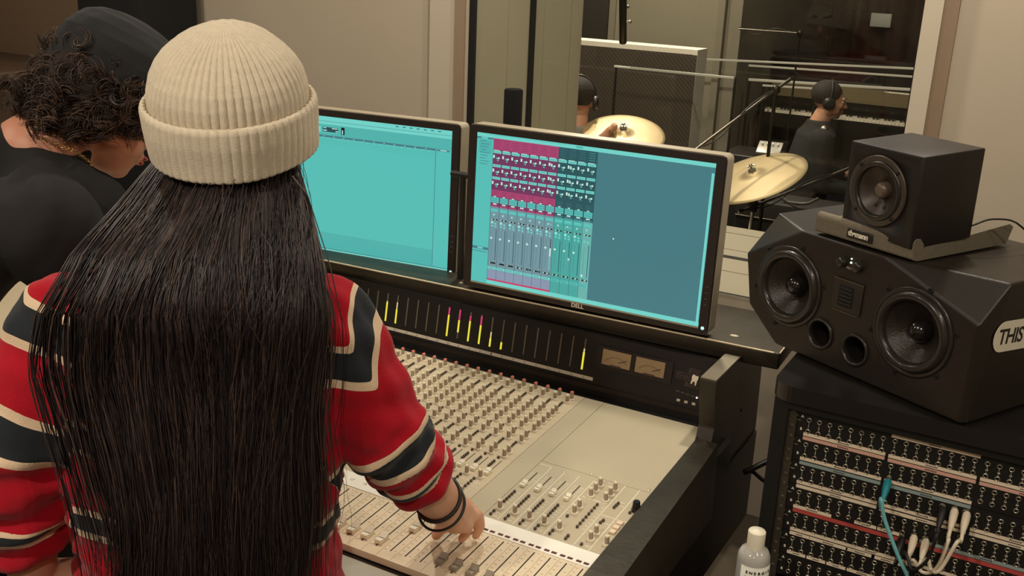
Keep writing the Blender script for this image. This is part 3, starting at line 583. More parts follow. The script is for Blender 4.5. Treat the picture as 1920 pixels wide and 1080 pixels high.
def screen(label, c, yaw, tilt, ui, led_c, btn_side=1):
    t = thing('computer_monitor', label, 'monitor', c); uy = A(-math.sin(yaw)*math.cos(tilt), math.cos(yaw)*math.cos(tilt), 0)
    ux = A(math.cos(yaw), math.sin(yaw), 0); uz = A(-math.sin(yaw)*math.sin(tilt), math.cos(yaw)*math.sin(tilt), math.cos(tilt)); T = frame(c, ux, uz)
    W2, H2 = SW/2, SH/2
    def rr(x0, x1, z0, z1, r, n=5):
        out = []
        for cx, cz_, a0 in ((x1-r, z0+r, -90), (x1-r, z1-r, 0), (x0+r, z1-r, 90), (x0+r, z0+r, 180)):
            for i in range(n+1): a = math.radians(a0+90*i/n); out.append((cx+r*math.cos(a), cz_+r*math.sin(a)))
        return out
    TF = T.copy(); TF[:3, 1], TF[:3, 2] = T[:3, 2].copy(), -T[:3, 1].copy()    # local x right, y up, z towards the viewer
    m = MB(); m.prism(rr(-W2-BS, W2+BS, -H2-BB, H2+BT, .012), -.045, -.004, 0, TF, True); m.build('shell', alu, t)
    m = MB(); o_ = rr(-W2-BS+.0015, W2+BS-.0015, -H2-BB+.0015, H2+BT-.002, .011)
    m.prism(o_, -.004, -.0012, 0, TF)
    for x0, x1, z0, z1 in ((-W2-BS+.003, W2+BS-.003, H2, H2+BT-.003), (-W2-BS+.003, W2+BS-.003, -H2-BB+.003, -H2), (-W2-BS+.003, -W2, -H2, H2), (W2, W2+BS-.003, -H2, H2)): m.box(x0, x1, z0, z1, -.0012, .001, 0, TF)
    bz = m.build('bezel', bez, t)
    m = MB(); m.box(-W2, W2, -H2-.003, -H2, .001, .0016, 0, TF); m.build('bezel_lip', alu, bz)
    m = MB(); m.box(-W2, W2, -H2, H2, -.0012, -.0004, IX['ui_teal'], TF); d = [0]
    def R_(u0, v0, u1, v1, k, lvl=1): m.box(-W2+u0*SW, -W2+u1*SW, H2-v1*SH, H2-v0*SH, -.0004, -.0004+.00012*lvl, IX['ui_'+k], TF)
    def dot(u, v, r, k, lvl=6): m.lathe([(r*SW, -.0004), (r*SW, -.0004+.00012*lvl)], 8, IX['ui_'+k], TF@frame((-W2+u*SW, H2-v*SH, 0), (1, 0, 0), (0, 0, 1)), smooth=False)
    ui(R_, dot); m.build('screen', UI, t)
    for i in range(4): m = MB(); m.box(W2+.006, W2+.012, -H2+.048+.0125*i, -H2+.0492+.0125*i, .001, .0018, 0, TF); m.build('side_button', mat('grey_mark', (110, 100, 90), .5), t)
    m = MB(); m.lathe([(.0036, .0008), (.0036, .0016)], 14, 0, TF@frame((W2+.009, -H2-.001, 0), (1, 0, 0), (0, 0, 1))); m.build('power_light', emit('power_glow', (190, 236, 232), 1.2), t)
    m = MB(); text_mb(m, 'DELL', .0125, TF@frame((0-.002, -H2-.0125, .0012), (1, 0, 0), (0, 0, 1)), 0, .0003, 'CENTER', 3, 1.05, .0003); m.build('maker_badge', mat('badge_silver', (235, 226, 204), .4, .1), t)
    # neck and foot on the shelf behind
    m = MB(); m.box(-.035, .035, -.10, .02, -.075, -.045, 0, TF); m.build('rear_mount', black, t)
    b0 = T[:3, 3]; fz = -.745; by = b0[1]+.10
    m = MB(); m.rbox(b0[0]-.03, b0[0]+.03, by-.035, by+.0, fz+.006, b0[2]-.02, .006); m.build('neck', alu, t)
    m = MB(); m.rbox(b0[0]-.13, b0[0]+.13, by-.07, by+.09, fz, fz+.008, .003); m.build('foot', alu, t)
    return t
def ui_mix(R_, dot):
    R_(0, 0, 1, .026, 'teal_light'); R_(0, .026, .075, .037, 'slate', 2); R_(.02, .028, .05, .0355, 'teal_light', 3); R_(.055, .004, .40, .008, 'teal', 2)
    R_(.01, .045, .068, .13, 'teal2', 2)
    for i in range(9): R_(.015+.004*(i % 2), .050+.0185*i, .045+.007*(i*5 % 3), .0535+.0185*i, 'slate', 3)
    R_(0, .755, .075, .772, 'slate', 2); R_(.025, .758, .05, .768, 'teal_light', 3); R_(0, .785, .07, .789, 'slate', 2)
    R_(.076, .026, 1, .972, 'slate', 1); R_(.076, .972, 1, 1, 'teal_light', 1); R_(.987, .06, .997, .975, 'teal_light', 2); R_(.44, .006, .47, .018, 'teal2', 2)
    p = .0416
    for k in range(11):
        u = .0762+p*k; w = p*.96; P_ = k < 7; master = k == 10
        R_(u, .026, u+p, .098, 'pink' if P_ else 'deep', 2)
        for i in range(4): R_(u+.006, .038+.015*i, u+w-.008, .0405+.015*i, 'plum' if P_ else ('teal_dark' if not master else 'green_teal'), 3)
        R_(u, .098, u+p, .4725, 'plum' if P_ else 'deep', 2)
        for v in (.1036, .188+.005, .2735):
            R_(u+.002, v, u+w-.002, v+.0175, 'teal_light', 3); R_(u+.004, v+.007, u+w-.006, v+.0095, 'teal_dark', 4)
            R_(u+.004, v-.0035, u+w-.01, v-.0005, 'white', 3) if v < .12 else None
            R_(u+.002, v+.030, u+.009, v+.052, 'white', 3); R_(u+.0025, v+.05, u+.0085, v+.055, 'black', 4)
            dot(u+.020, v+.050, .0042, 'pale'); dot(u+.028, v+.048, .0042, 'white'); dot(u+.024, v+.0625, .0036, 'pale', 7); R_(u+.016, v+.0525, u+.034, v+.058, 'black', 4)
            if k in (6, 8): R_(u+.012, v+.034, u+.018, v+.052, 'white', 4)
        R_(u, .360, u+p, .404, 'pink' if P_ else 'deep', 3)
        for i in range(3): R_(u+.007, .37+.011*i, u+w-.009, .3722+.011*i, 'plum' if P_ else 'teal_dark', 4)
        R_(u+.002, .408, u+w-.002, .445, 'teal', 4); R_(u+.004, .419, u+w-.004, .4215, 'teal_dark', 5); R_(u+.004, .431, u+w-.004, .4335, 'teal_dark', 5); R_(u+.014, .400, u+.024, .406, 'white', 4)
        R_(u+.012, .449, u+.028, .457, 'white', 4); R_(u+.003, .460, u+w-.004, .4715, 'pink' if P_ else 'slate', 4)
        base = 'grey_teal' if P_ else ('pale' if master else 'green_teal')
        R_(u, .4725, u+p, .972 if not P_ else .972, base, 3); R_(u+.0005, .4725, u+.0015, .972, 'ink', 5)
        R_(u+.003, .485, u+w-.003, .506, 'teal', 4); R_(u+.006, .491, u+w-.006, .4935, 'teal_light', 5)
        if k in (6, 8): dot(u+.012, .528, .0055, 'pale'); dot(u+.030, .528, .0055, 'pale')
        else: dot(u+.019, .526, .0058, 'pale')
        dot(u+.019, .524, .003, 'white', 8)
        R_(u+.004, .5525, u+w-.003, .5605, 'black', 4); R_(u+.006, .554, u+.014, .559, 'white', 5); R_(u+.022, .554, u+.028, .559, 'white', 5)
        if not master: dot(u+.012, .578, .0065, 'teal_light'); dot(u+.012, .576, .0035, 'white', 8); dot(u+.027, .584, .0042, 'teal_light')
        dot(u+.013, .600, .0042, 'teal_light'); dot(u+.028, .602, .0042, 'teal_light')
        R_(u+.0135, .630, u+.0145, .812, 'slate', 4); dot(u+.0115, .683 if not master else .822, .0048, 'white')
        R_(u+.0318, .621, u+.0345, .829, 'ink' if not (k in (6, 8)) else ('black' if k == 6 else 'ink'), 4)
        if k == 6: R_(u+.030, .682, u+.036, .735, 'white', 5); R_(u+.031, .735, u+.0345, .829, 'teal_light', 5)
        if k == 8: R_(u+.030, .725, u+.036, .74, 'white', 5); R_(u+.0315, .74, u+.0335, .829, 'pale', 5)
        for i in range(9): R_(u+.022, .635+.021*i, u+.0245, .6385+.021*i, 'pale', 4)
        R_(u+.004, .846, u+w-.003, .8565, 'black', 4); R_(u+.006, .848, u+.012, .854, 'white', 5)
        if 2 < k: R_(u+.022, .848, u+.031, .854, 'white' if k not in (4, 5) else 'teal_dark', 5)
        R_(u+.001, .878, u+w+.0, .895, 'teal_light' if P_ else 'teal', 4); R_(u+.006, .885, u+w-.008, .888, 'teal_dark', 5)
        R_(u, .900, u+p, .9615, 'lavender' if P_ else ('green_teal' if not master else 'pale'), 4); R_(u+.0005, .872, u+.0015, .97, 'ink', 6)
        if P_: R_(u, .9615, u+p, .973, 'magenta', 5)
    dot(.6255, .5487, .0032, 'white')
def ui_edit(R_, dot):
    R_(0, 0, 1, .034, 'teal_light'); R_(0, .034, 1, .0365, 'teal_dark', 2)
    for i in range(7): R_(.72+.035*i, .010, .735+.035*i, .018, 'slate', 2)
    R_(0, .0365, 1, .058, 'teal_light'); R_(0, .058, 1, .139, 'teal2', 1)
    R_(.335, .070, .428, .122, 'teal', 2); R_(.34, .077, .4234, .1115, 'ink', 3); R_(.345, .081, .36, .086, 'white', 4); R_(.39, .081, .42, .087, 'white', 4); R_(.343, .098, .363, .105, 'white', 4); R_(.41, .1, .422, .107, 'white', 4)
    R_(.4394, .068, .4573, .120, 'black', 3); R_(.444, .088, .449, .116, 'white', 4)
    R_(.16, .075, .33, .118, 'teal_light', 2); R_(.18, .08, .31, .112, 'ink', 3)
    R_(0, .1365, .933, .151, 'slate', 2)
    for i in range(18): R_(.03+.0525*i, .1425, .036+.0525*i, .146, 'white', 3)
    for i in range(26): R_(.02+.0346*i, .1545, .031+.0346*i, .1585, 'teal_light', 3)
    R_(0, .165, .933, .1675, 'teal2', 2); R_(0, .178, .933, .181, 'teal2', 2); R_(0, .195, .93, .1975, 'teal2', 2)
    R_(.0, .865, .922, .985, 'teal2', 1); R_(.921, .150, .9235, .985, 'slate', 3); R_(.925, .150, .995, .985, 'teal', 2); R_(.93, .140, .99, .150, 'slate', 3); R_(.945, .142, .975, .147, 'white', 4)
    R_(.0, .985, 1, .990, 'slate', 2); R_(0, .99, 1, 1, 'teal_light', 2); R_(0, 0, .05, 1, 'teal_light', 3)
RC = A(-.8632, 1.8679, -.5331)*1.035; LC = A(-1.5006, 1.9282, -.5574)*1.035
screen('computer monitor showing a pink and teal mixer window, right of the two', RC, .0236, .0309, ui_mix, 0)
screen('computer monitor showing an almost empty teal edit window, partly behind the beanie', LC, .101, .0334, ui_edit, 0)
m = MB(); p0 = aty(868, 328, 1.985); m.tube([p0-A(.03, 0, 0), p0+A(.03, 0, 0)], .007); m.tube([A(p0[0], p0[1], p0[2]), A(p0[0], p0[1], -.745)], .008); tag(m.build('cable_clamp', black, loc=(p0[0], p0[1], -.745)), 'thin black support arm in the gap between the two screens', 'bracket')
m = MB(); q0 = aty(960, 250, 2.12); m.lathe([(.022, 0), (.022, .30), (.018, .303)], 20, T=frame((q0[0], 2.12, q0[2]-.2), (1, 0, 0), (0, 0, 1))); m.lathe([(.05, 0), (.05, .012)], 24, T=frame((q0[0], 2.12, -.745), (1, 0, 0), (0, 0, 1)))
m.tube([A(q0[0], 2.12, -.744), A(q0[0], 2.12, q0[2]-.18)], .01)
ob = m.build('desk_lamp', mat('matte_black', (16, 15, 14), .9, spec=.2), loc=(q0[0], 2.12, -.745)); tag(ob, 'slim black cylinder rising behind the left edge of the right screen', 'lamp')
# ------------------------------------------------------------------ patch cabinet at the right
CX0, CX1, CYF, CYB, CT = -.376, .26, 1.605, 2.20, -.660
cab = thing('rack_cabinet', 'black rack cabinet holding the patch panels under the big loudspeaker', 'cabinet', ((CX0+CX1)/2, 1.9, FL))
m = MB(); rr_ = .035; pts = [(CX1+.01, CYF-.012), (CX1+.01, CYB), (CX0-.006, CYB)]+[(CX0-.006+rr_-rr_*math.cos(a), CYF-.012+rr_-rr_*math.sin(a)) for a in np.linspace(0, math.pi/2, 8)]
m.prism(pts, CT-.028, CT); tp = m.build('top_board', mat('cabinet_top_black', (30, 27, 24), .33, var=.25, scale=12, coat=.15), cab); bv = tp.modifiers.new('round', 'BEVEL'); bv.width = .008; bv.segments = 4; bv.limit_method = 'ANGLE'
cbk = mat('cabinet_black', (22, 20, 17), .5, var=.2)
m = MB(); m.box(CX0, CX0+.018, CYF+.002, CYB, FL+.05, CT-.028); m.build('side_wall', cbk, cab)
m = MB(); m.box(CX1-.018, CX1, CYF+.002, CYB, FL+.05, CT-.028); m.build('side_wall', cbk, cab)
m = MB(); m.box(CX0+.018, CX1-.018, CYB-.02, CYB, FL+.05, CT-.028); m.box(CX0, CX1, CYF+.01, CYB, FL, FL+.05); m.build('back_wall', cbk, cab)
m = MB(); m.box(CX0, -.352, CYF, CYF+.03, FL+.05, CT-.028); m.box(.226, CX1, CYF, CYF+.03, FL+.05, CT-.028); m.box(-.352, .226, CYF, CYF+.03, CT-.045, CT-.028); m.build('front_frame', cbk, cab)
m = MB(); m.box(-.352, -.338, CYF+.008, CYF+.02, FL+.1, CT-.05); rl = m.build('rack_rail', darkmet, cab)
m = MB(); m.box(-.352, .226, CYF+.0195, CYF+.03, FL+.06, -1.035); m.build('lower_front', cbk, cab)
PYF = CYF+.012
pf = mat('patch_panel_black', (19, 18, 16), .5, var=.15); jk = mat('jack_nickel', (196, 188, 168), .25, .9, var=.05)
def jack_me():
    q = MB(); q.lathe([(.0044, 0), (.0044, .0010), (.0036, .0022), (.0029, .0022), (.0028, -.004)], 16, 0, cap=False); q.lathe([(.0028, -.004), (.0026, -.0042)], 16, 1); q.ball((.0012, -.0022, .0018), .0007, 0, n=6); return q.mesh('jack_socket', [jk, slotm])
JM = jack_me(); FR = frame((0, 0, 0), (1, 0, 0), (0, -1, 0))
JX0, JZ0, U = -.318, -.7209, .04445
jx = lambda c: JX0+.0169*c+.0012*(c//8)
def panel_letters(mb, z):
    for ch, dz in (('A', .002), ('B', -.0205)): text_mb(mb, ch, .0062, frame((-.3295, PYF-.0004, z+dz), (1, 0, 0), (0, -1, 0)), 0, .0002, 'CENTER', 2, 1, .0002)
    for c in range(24): text_mb(mb, str(c+1), .0042, frame((jx(c), PYF-.0004, z-.0125), (1, 0, 0), (0, -1, 0)), 0, .0002, 'CENTER', 1, 1, .0001); mb.box(jx(c)-.0003, jx(c)+.0003, PYF-.0005, PYF, z-.0160, z-.0145); mb.box(jx(c)-.0003, jx(c)+.0003, PYF-.0005, PYF, z-.0080, z-.0060)
place = ['topmost', 'second from the top', 'third from the top', 'fourth from the top', 'fifth from the top', 'sixth from the top', 'lowest one in view']
marks = ['under a cream strip on its middle third', 'with cream and pink tape over its jacks', 'with cream and grey-blue tape over its jacks', 'with two cream tapes over its left jacks', 'with a red tape across it', 'with small white tags over its first jacks', 'with small white boxes over its jacks']
prn = None
for r in range(7):
    z = JZ0-U*r
    t = thing('patch_bay', 'black patch panel %s, %s' % (marks[r], place[r]), 'patch panel', (-.06, PYF, z-.010), 'patch panels in the rack cabinet')
    m = MB(); m.box(-.348, .222, PYF, PYF+.012, z-.0315, z+.0120); m.build('faceplate', pf, t)
    for c in range(24):
        for dz in (0, -.0205): put('jack_socket', JM, t, (jx(c), PYF-.0002, z+dz), Matrix(FR[:3, :3].tolist()).to_euler()) if c < 22 else None
    if prn is None:
        m = MB(); panel_letters(m, z); o = m.build('number_print', print_w, t); prn = (o.data,)
    else:
        o = bpy.data.objects.new('number_print', prn[0]); COL.objects.link(o); o.parent = t; ORG[o.name] = ORG[t.name]
    q = MB(); q.lathe([(.0034, 0), (.0034, .0018), (.002, .0026)], 12, T=frame((-.3405, PYF, z+.004), (1, 0, 0), (0, -1, 0))); q.box(-.3385, -.331, PYF-.0006, PYF, z-.0045, z-.003); q.build('ground_screw', jk, t)
    for dz in (.014, -.012):
        q = MB(); q.lathe([(.0046, 0), (.0046, .003), (.003, .0042)], 14, T=frame((-.3448, PYF-.0005, z+dz-.004), (1, 0, 0), (0, -1, 0))); q.build('rack_screw', mat('dull_screw', (92, 82, 70), .4, .6), t)
tpc = mat('tape_cream', (236, 218, 190), .8, var=.04); tpp = mat('tape_pink', (218, 170, 150), .8, var=.05); tpb = mat('tape_blue', (146, 162, 158), .8, var=.05); tpr = mat('tape_red', (186, 74, 66), .7, var=.1)
tapes = [  # (first column, last column, z offset from the row above the strip, height, material, description)
 (8, 15, 0, .0086, 'c', 'cream tape strip over the middle third of the topmost patch panel'),
 (0, 7, 0, -.0250, 'c', 'cream tape under the first eight jacks of the topmost patch panel'), (0, 7, 0, -.0305, 'p', 'pink tape under the first eight jacks of the topmost patch panel'),
 (8, 15, 0, -.0262, 'c', 'cream tape under the middle jacks of the topmost patch panel'), (8, 15, 0, -.0318, 'p', 'pink tape under the middle jacks of the topmost patch panel'),
 (16, 23, 0, -.0262, 'c', 'cream tape under the last jacks of the topmost patch panel'), (16, 23, 0, -.0318, 'p', 'pink tape under the last jacks of the topmost patch panel'),
 (0, 7, 1, -.0250, 'c', 'cream tape under the first jacks of the second patch panel'), (0, 7, 1, -.0312, 'b', 'grey-blue tape under the first jacks of the second patch panel'),
 (8, 15, 1, -.0255, 'c', 'cream tape under the middle jacks of the second patch panel'), (8, 15, 1, -.0315, 'b', 'grey-blue tape under the middle jacks of the second patch panel'),
 (0, 7, 2, -.0245, 'c', 'cream tape under the first jacks of the third patch panel'), (0, 7, 2, -.0305, 'c', 'second cream tape lower under the first jacks of the third patch panel'),
 (8, 15, 2, -.0250, 'c', 'cream tape under the middle jacks of the third patch panel'), (8, 15, 2, -.0315, 'c', 'lower cream tape under the middle jacks of the third patch panel'),
 (16, 23, 2, -.0255, 'c', 'cream tape under the last jacks of the third patch panel'), (16, 23, 2, -.0315, 'c', 'lower cream tape under the last jacks of the third patch panel'),
 (0, 3, 3, -.0262, 'c', 'short cream tape at the left under the fourth patch panel'), (6, 7.4, 3, -.0245, 'c', 'short cream tag right above the long red tape'), (8, 9.4, 3, -.0245, 'c', 'short cream tag beside the cyan cable'),
 (0, 23, 3, -.0315, 'r', 'long red tape running across the whole rack'), (12, 23, 3, -.0258, 'b', 'grey-blue tape lying along the right half of the red tape'),
 (0, 15, 4, -.0255, 'c', 'long cream tape under the fifth patch panel'), (0, 1.2, 4, -.0315, 'c', 'small cream tag above the first two jacks of the sixth patch panel'), (2, 5, 4, -.0315, 'c', 'longer cream tag above the third to sixth jacks of the sixth patch panel'), (5.6, 7.6, 4, -.0312, 'c', 'small cream tag above the last jacks of the first group, sixth patch panel'), (8, 10, 4, -.0312, 'c', 'small cream tag behind the cyan cable on the sixth patch panel'),
 (0, 1.1, 5, -.0262, 'c', 'small white tag under the first two jacks of the sixth patch panel'), (2, 3.1, 5, -.0262, 'c', 'small white tag under the third and fourth jacks of the sixth patch panel'), (4, 5.1, 5, -.0262, 'c', 'small white tag under the fifth and sixth jacks of the sixth patch panel'), (6, 8.1, 5, -.0262, 'c', 'small white tag under the seventh jack of the sixth patch panel')]
for c0, c1, r, dz, k, lb in tapes:
    z = JZ0-U*r+dz; x0 = jx(int(c0))+(c0 % 1)*.0169-.0065; x1 = jx(int(c1))+(c1 % 1)*.0169+.0065
    h = .0028 if k != 'r' else .0034
    z += 0 if dz > 0 else (-.0012 if dz > -.029 else -.0030)
    m = MB(); m.box(x0, x1, PYF-.0012, PYF-.0002, z-h, z+h); xx = (x0+x1)/2; w = min(.018, (x1-x0)*.35)
    for i in range(7): a_ = xx-w/2+w*i/7; m.box(a_, a_+w*.10, PYF-.0014, PYF-.0010, z-.0010, z+.0010, 1)
    o = m.build('label_tape', [{'c': tpc, 'p': tpp, 'b': tpb, 'r': tpr}[k], print_d], loc=(xx, PYF, z)); tag(o, lb, 'label tape', 'label tapes on the patch panels')

# patch cables
def plug(t, x, z, mt, bend, r=.0055, L=.034):
    a = A(x, PYF-.002, z); d = A(0, -1, -bend); d /= np.linalg.norm(d)
    m = MB(); m.tube([a+A(0, .001, 0), a+d*.004], .0035, 10, 1); m.tube([a+d*.003, a+d*.008, a+d*.02, a+d*L, a+d*(L+.004)], [r*.8, r*1.15, r*1.1, r*.75, r*.5], 12, 0); m.build('plug', [mt, jk], t); return a+d*(L+.004), d
def cable(name, label, mt, ends, mid, r=.0026, boot=None):
    x, z = ends[0]; t = thing('patch_cable', label, 'cable', (x, PYF-.03, z), 'patch cables')
    e0, d0 = plug(t, x, z, boot or mt, .9); pts = [e0, e0+d0*.015]
    pts += [A(*q) for q in mid]
    if len(ends) > 1: x1, z1 = ends[1]; e1, d1 = plug(t, x1, z1, boot or mt, .9); pts += [e1+d1*.015, e1]
    m = MB(); m.tube(spline(pts, 40), r, 8); m.build('cord', mt, t); return t
cy = mat('cable_cyan', (118, 190, 194), .5); cyb = mat('boot_teal', (22, 138, 150), .45); cwh = mat('cable_ivory', (236, 222, 194), .45); cbl = mat('cable_black', (30, 27, 24), .5)
def aq(x, y, Y=None): return aty(x, y, Y if Y else PYF-.055)
s8 = (jx(8), JZ0-U-.0205)
def jp(x, y): p = aty(x, y, PYF); return (p[0], p[2])
cable('c', 'cyan patch cable with teal plug hanging down across the patch panels', cy, [s8], [aq(1652, 935), aq(1657, 967), aq(1668, 1001), aq(1684, 1042), aq(1703, 1084), aq(1730, 1150, PYF-.03)], .0032, cyb)
ja = [(jx(14), JZ0-U*2-.0205), (jx(15), JZ0-U*2-.0205), (jx(11), JZ0-U*3-.0205), (jx(12), JZ0-U*3-.0205)]
cable('w', 'ivory patch cable looping from the upper left of four white plugs', cwh, [jp(1792, 950), jp(1716, 1000)], [aq(1778, 1014), aq(1764, 1052), aq(1748, 1072), aq(1728, 1072), aq(1713, 1050)], .0030)
cable('w', 'ivory patch cable looping from the rightmost of four white plugs', cwh, [jp(1815, 956), jp(1738, 1007)], [aq(1794, 1017, PYF-.065), aq(1770, 1058, PYF-.065), aq(1756, 1073, PYF-.065), aq(1745, 1067), aq(1739, 1048)], .0030)
cable('b', 'black patch cable arching between two black plugs', cbl, [jp(1770, 947), jp(1693, 1003)], [aq(1757, 1001, PYF-.08), aq(1743, 1042, PYF-.08), aq(1728, 1061, PYF-.08), aq(1709, 1067, PYF-.07), aq(1696, 1035)], .0026)

# ------------------------------------------------------------------ big loudspeaker
YS = -.4798; SWd, SHt, SD = .4684, .2173, .30
so = A(-.5074, 1.8058, CT+.003); TSk = yaw_frame(so, YS, 0)
sp = thing('loudspeaker', 'large black two-woofer loudspeaker lying on the rack cabinet', 'loudspeaker', so+A(.2, .1, -.003))
spk = mat('speaker_black', (33, 27, 20), .42, var=.15, scale=40, bump=.12, bscale=500); baf = mat('baffle_black', (36, 30, 23), .48, var=.12, bump=.1, bscale=400)
W_, H_, D_ = SWd, SHt, SD
v = [(.02, .0, .055), (.095, 0, 0), (W_-.002, 0, 0), (W_, 0, .158), (.285, 0, H_), (.125, 0, H_), (.0, 0, .145),          # 0-6 front face outline
     (0.0, .07, .03), (0.0, .07, .19), (W_+.006, .055, H_), (W_+.004, .010, 0), (0.0, .07, H_*.98), (.0, .07, .0),                # 7-12 chamfer ring
     (0, D_, 0), (W_+.006, D_, 0), (W_+.006, D_, H_), (0, D_, H_*.98)]                                                          # 13-16 back
f = [(0, 1, 2, 3, 4, 5, 6), (0, 6, 8, 7), (1, 0, 7, 12), (6, 5, 11, 8), (5, 4, 9, 11), (4, 3, 9), (3, 2, 10, 9), (2, 1, 12, 10), (7, 8, 11, 16, 13, 12), (9, 10, 14, 15), (11, 9, 15, 16), (12, 13, 14, 10), (13, 16, 15, 14)]
TFs = lambda x, z, y=0.0: TSk@frame((x, y, z), (1, 0, 0), (0, -1, 0))      # on the front face, local z outwards
def drill(o, holes):
    """open round holes (frame, radius, depth) in a cabinet"""
    L = ORG[o.name]; c = MB()
    for T, r, d in holes: c.lathe([(r, -d), (r, .01)], 48, 0, T)
    co_ = bpy.data.objects.new('hole', c.mesh('hole', [], L)); COL.objects.link(co_); co_.parent = o.parent
    b_ = o.modifiers.new('holes', 'BOOLEAN'); b_.object = co_; b_.operation = 'DIFFERENCE'; b_.solver = 'EXACT'
    me = bpy.data.meshes.new_from_object(o.evaluated_get(bpy.context.evaluated_depsgraph_get())); o.modifiers.clear(); o.data = me; bpy.data.objects.remove(co_)
m = MB(); m.add(v, f, 0, False, TSk); cbn = m.build('cabinet', spk, sp)
drill(cbn, [(TFs(x*W_, .5189*H_), .0635, .045) for x in (.5-.2714, .5+.2714)]+[(TFs(x, z), .0212, .09) for x, z in ((.188, .052), (.262, .048))]); bv = cbn.modifiers.new('round', 'BEVEL'); bv.width = .004; bv.segments = 3; bv.limit_method = 'ANGLE'; bv.angle_limit = math.radians(12)
TFs = lambda x, z, y=0.0: TSk@frame((x, y, z), (1, 0, 0), (0, -1, 0))      # on the front face, local z outwards
rub = mat('woofer_rubber', (40, 35, 30), .3, coat=.2, var=.1); cone = mat('woofer_cone', (46, 40, 33), .38, .2, var=.2, scale=90, bump=.3, bscale=300); hole = mat('port_hole', (6, 5, 5), .9)
def woofer(parent, T, R, name='woofer'):
    m = MB(); m.lathe([(R*1.13, 0), (R*1.13, .002), (R*1.09, .003), (R*1.03, .003), (R*1.01, .001)], 56, 0, T, cap=False); w_ = m.build(name, rub, parent)
    prof = [(R*1.03, .0015)]+[(R*(.90+.12*math.cos(a)), .0015+.0075*math.sin(a)) for a in np.linspace(.15, math.pi-.15, 9)]
    m = MB(); m.lathe(prof+[(R*.76, -.001)], 56, 0, T, cap=False); m.build('surround', rub, w_)
    m = MB(); m.lathe([(R*.78, -.001), (R*.62, -.010), (R*.45, -.020), (R*.30, -.028)], 56, 0, T, cap=False); m.build('cone', cone, w_)
    m = MB(); m.lathe([(R*.33, -.027), (R*.30, -.016), (R*.22, -.008), (R*.12, -.0035), (R*.02, -.002)], 40, 0, T); m.build('dust_cap', mat('dust_cap_gloss', (26, 23, 21), .18, coat=.5), w_)
    for a in (15, 75, 135, 195, 255, 315):
        m = MB(); q = (R*1.2*math.cos(math.radians(a)), R*1.2*math.sin(math.radians(a)), 0); m.lathe([(.0042, 0), (.0042, .0012), (.002, .0014), (.0018, 0)], 10, 0, T@frame(q, (1, 0, 0), (0, 0, 1))); m.build('bolt', slotm, w_)
    return w_
WR = .064
for x in (.5-.2714, .5+.2714): woofer(sp, TFs(x*W_, .5189*H_, -.0004), WR)
for x, z in ((.188, .052), (.262, .048)):
    m = MB(); m.lathe([(.0275, 0), (.0275, .003), (.0245, .004), (.0215, .001), (.021, -.004)], 36, 0, TFs(x, z, -.0004), cap=False); m.lathe([(.0214, .001), (.0205, -.03), (.0195, -.085)], 36, 0, TFs(x, z, -.0004), cap=False); pt_ = m.build('bass_port', mat('port_rim', (36, 31, 27), .3, coat=.3), sp); m = MB(); m.lathe([(.0208, -.084), (.0208, -.082)], 30, 0, TFs(x, z, -.0004)); m.build('port_opening', hole, pt_)
m = MB(); T = TFs(.233, .132, -.0003); m.rbox(-.030, .030, -.026, .026, 0, .0025, .001, T=T); tw = m.build('tweeter_plate', baf, sp)
m = MB(); m.rbox(-.017, .013, -.018, .018, .002, .0032, .0005, T=T)
for i in range(5): m.box(-.013, .011, -.014+.0065*i, -.0115+.0065*i, .003, .0045, 1, T)
m.build('ribbon_tweeter', [hole, rub], tw)
m = MB(); m.box(-.030, .030, .0262, .0278, .0022, .0032, 0, T); m.box(-.026, .026, -.0278, -.0266, .0022, .0032, 0, T); m.build('edge_glint', mat('tweeter_edge', (120, 110, 94), .3, .8), tw)
for i, (x, r) in enumerate(((.214, .008), (.247, .0085))):
    m = MB(); m.lathe([(r, 0), (r, .009), (r*.85, .0105), (r*.3, .0108)], 20, 0, TFs(x, .187, -.0002)); m.build('volume_knob', rub, sp)
m = MB(); m.ball((0, 0, .0008), .0019, 0, TFs(.2305, .190, -.0003)); m.ball((0, 0, .0008), .0015, 0, TFs(.2305, .1965, -.0003)); m.build('power_lamp', emit('lamp_green_white', (210, 236, 200), 1.6), sp)
m = MB(); text_mb(m, 'ADAM', .006, TFs(.2225, .178, -.0006), 0, .0002); m.build('maker_name', mat('pale_print2', (190, 180, 160), .5), sp)
TR_ = TSk@frame((W_+.0065, .055, 0), (0, 1, 0), (1, 0, 0))                  # right side face: x to the back, y up
m = MB(); hw, hh = .085, .0245; st = [(hw-.024+.024*math.cos(a), hh*math.sin(a)) for a in np.linspace(-math.pi/2, math.pi/2, 12)]+[(-hw+.024+.024*math.cos(a), hh*math.sin(a)) for a in np.linspace(math.pi/2, 3*math.pi/2, 12)]
TS_ = TR_@frame((.062, .130, .0003), (1, -.07, 0), (0, 0, 1)); m.prism(st, 0, .0006, 0, TS_); stk = m.build('sticker', mat('sticker_white', (232, 224, 200), .5, var=.01), sp); stk['label'] = 'white rounded sticker with black lettering'
m = MB(); text_mb(m, 'THIS W', .034, TS_@frame((-.073, -.0115, .0008), (1, 0, 0), (0, 0, 1)), 0, .0002, 'LEFT', 3, .92, .0006); m.build('sticker_lettering', print_d, stk)

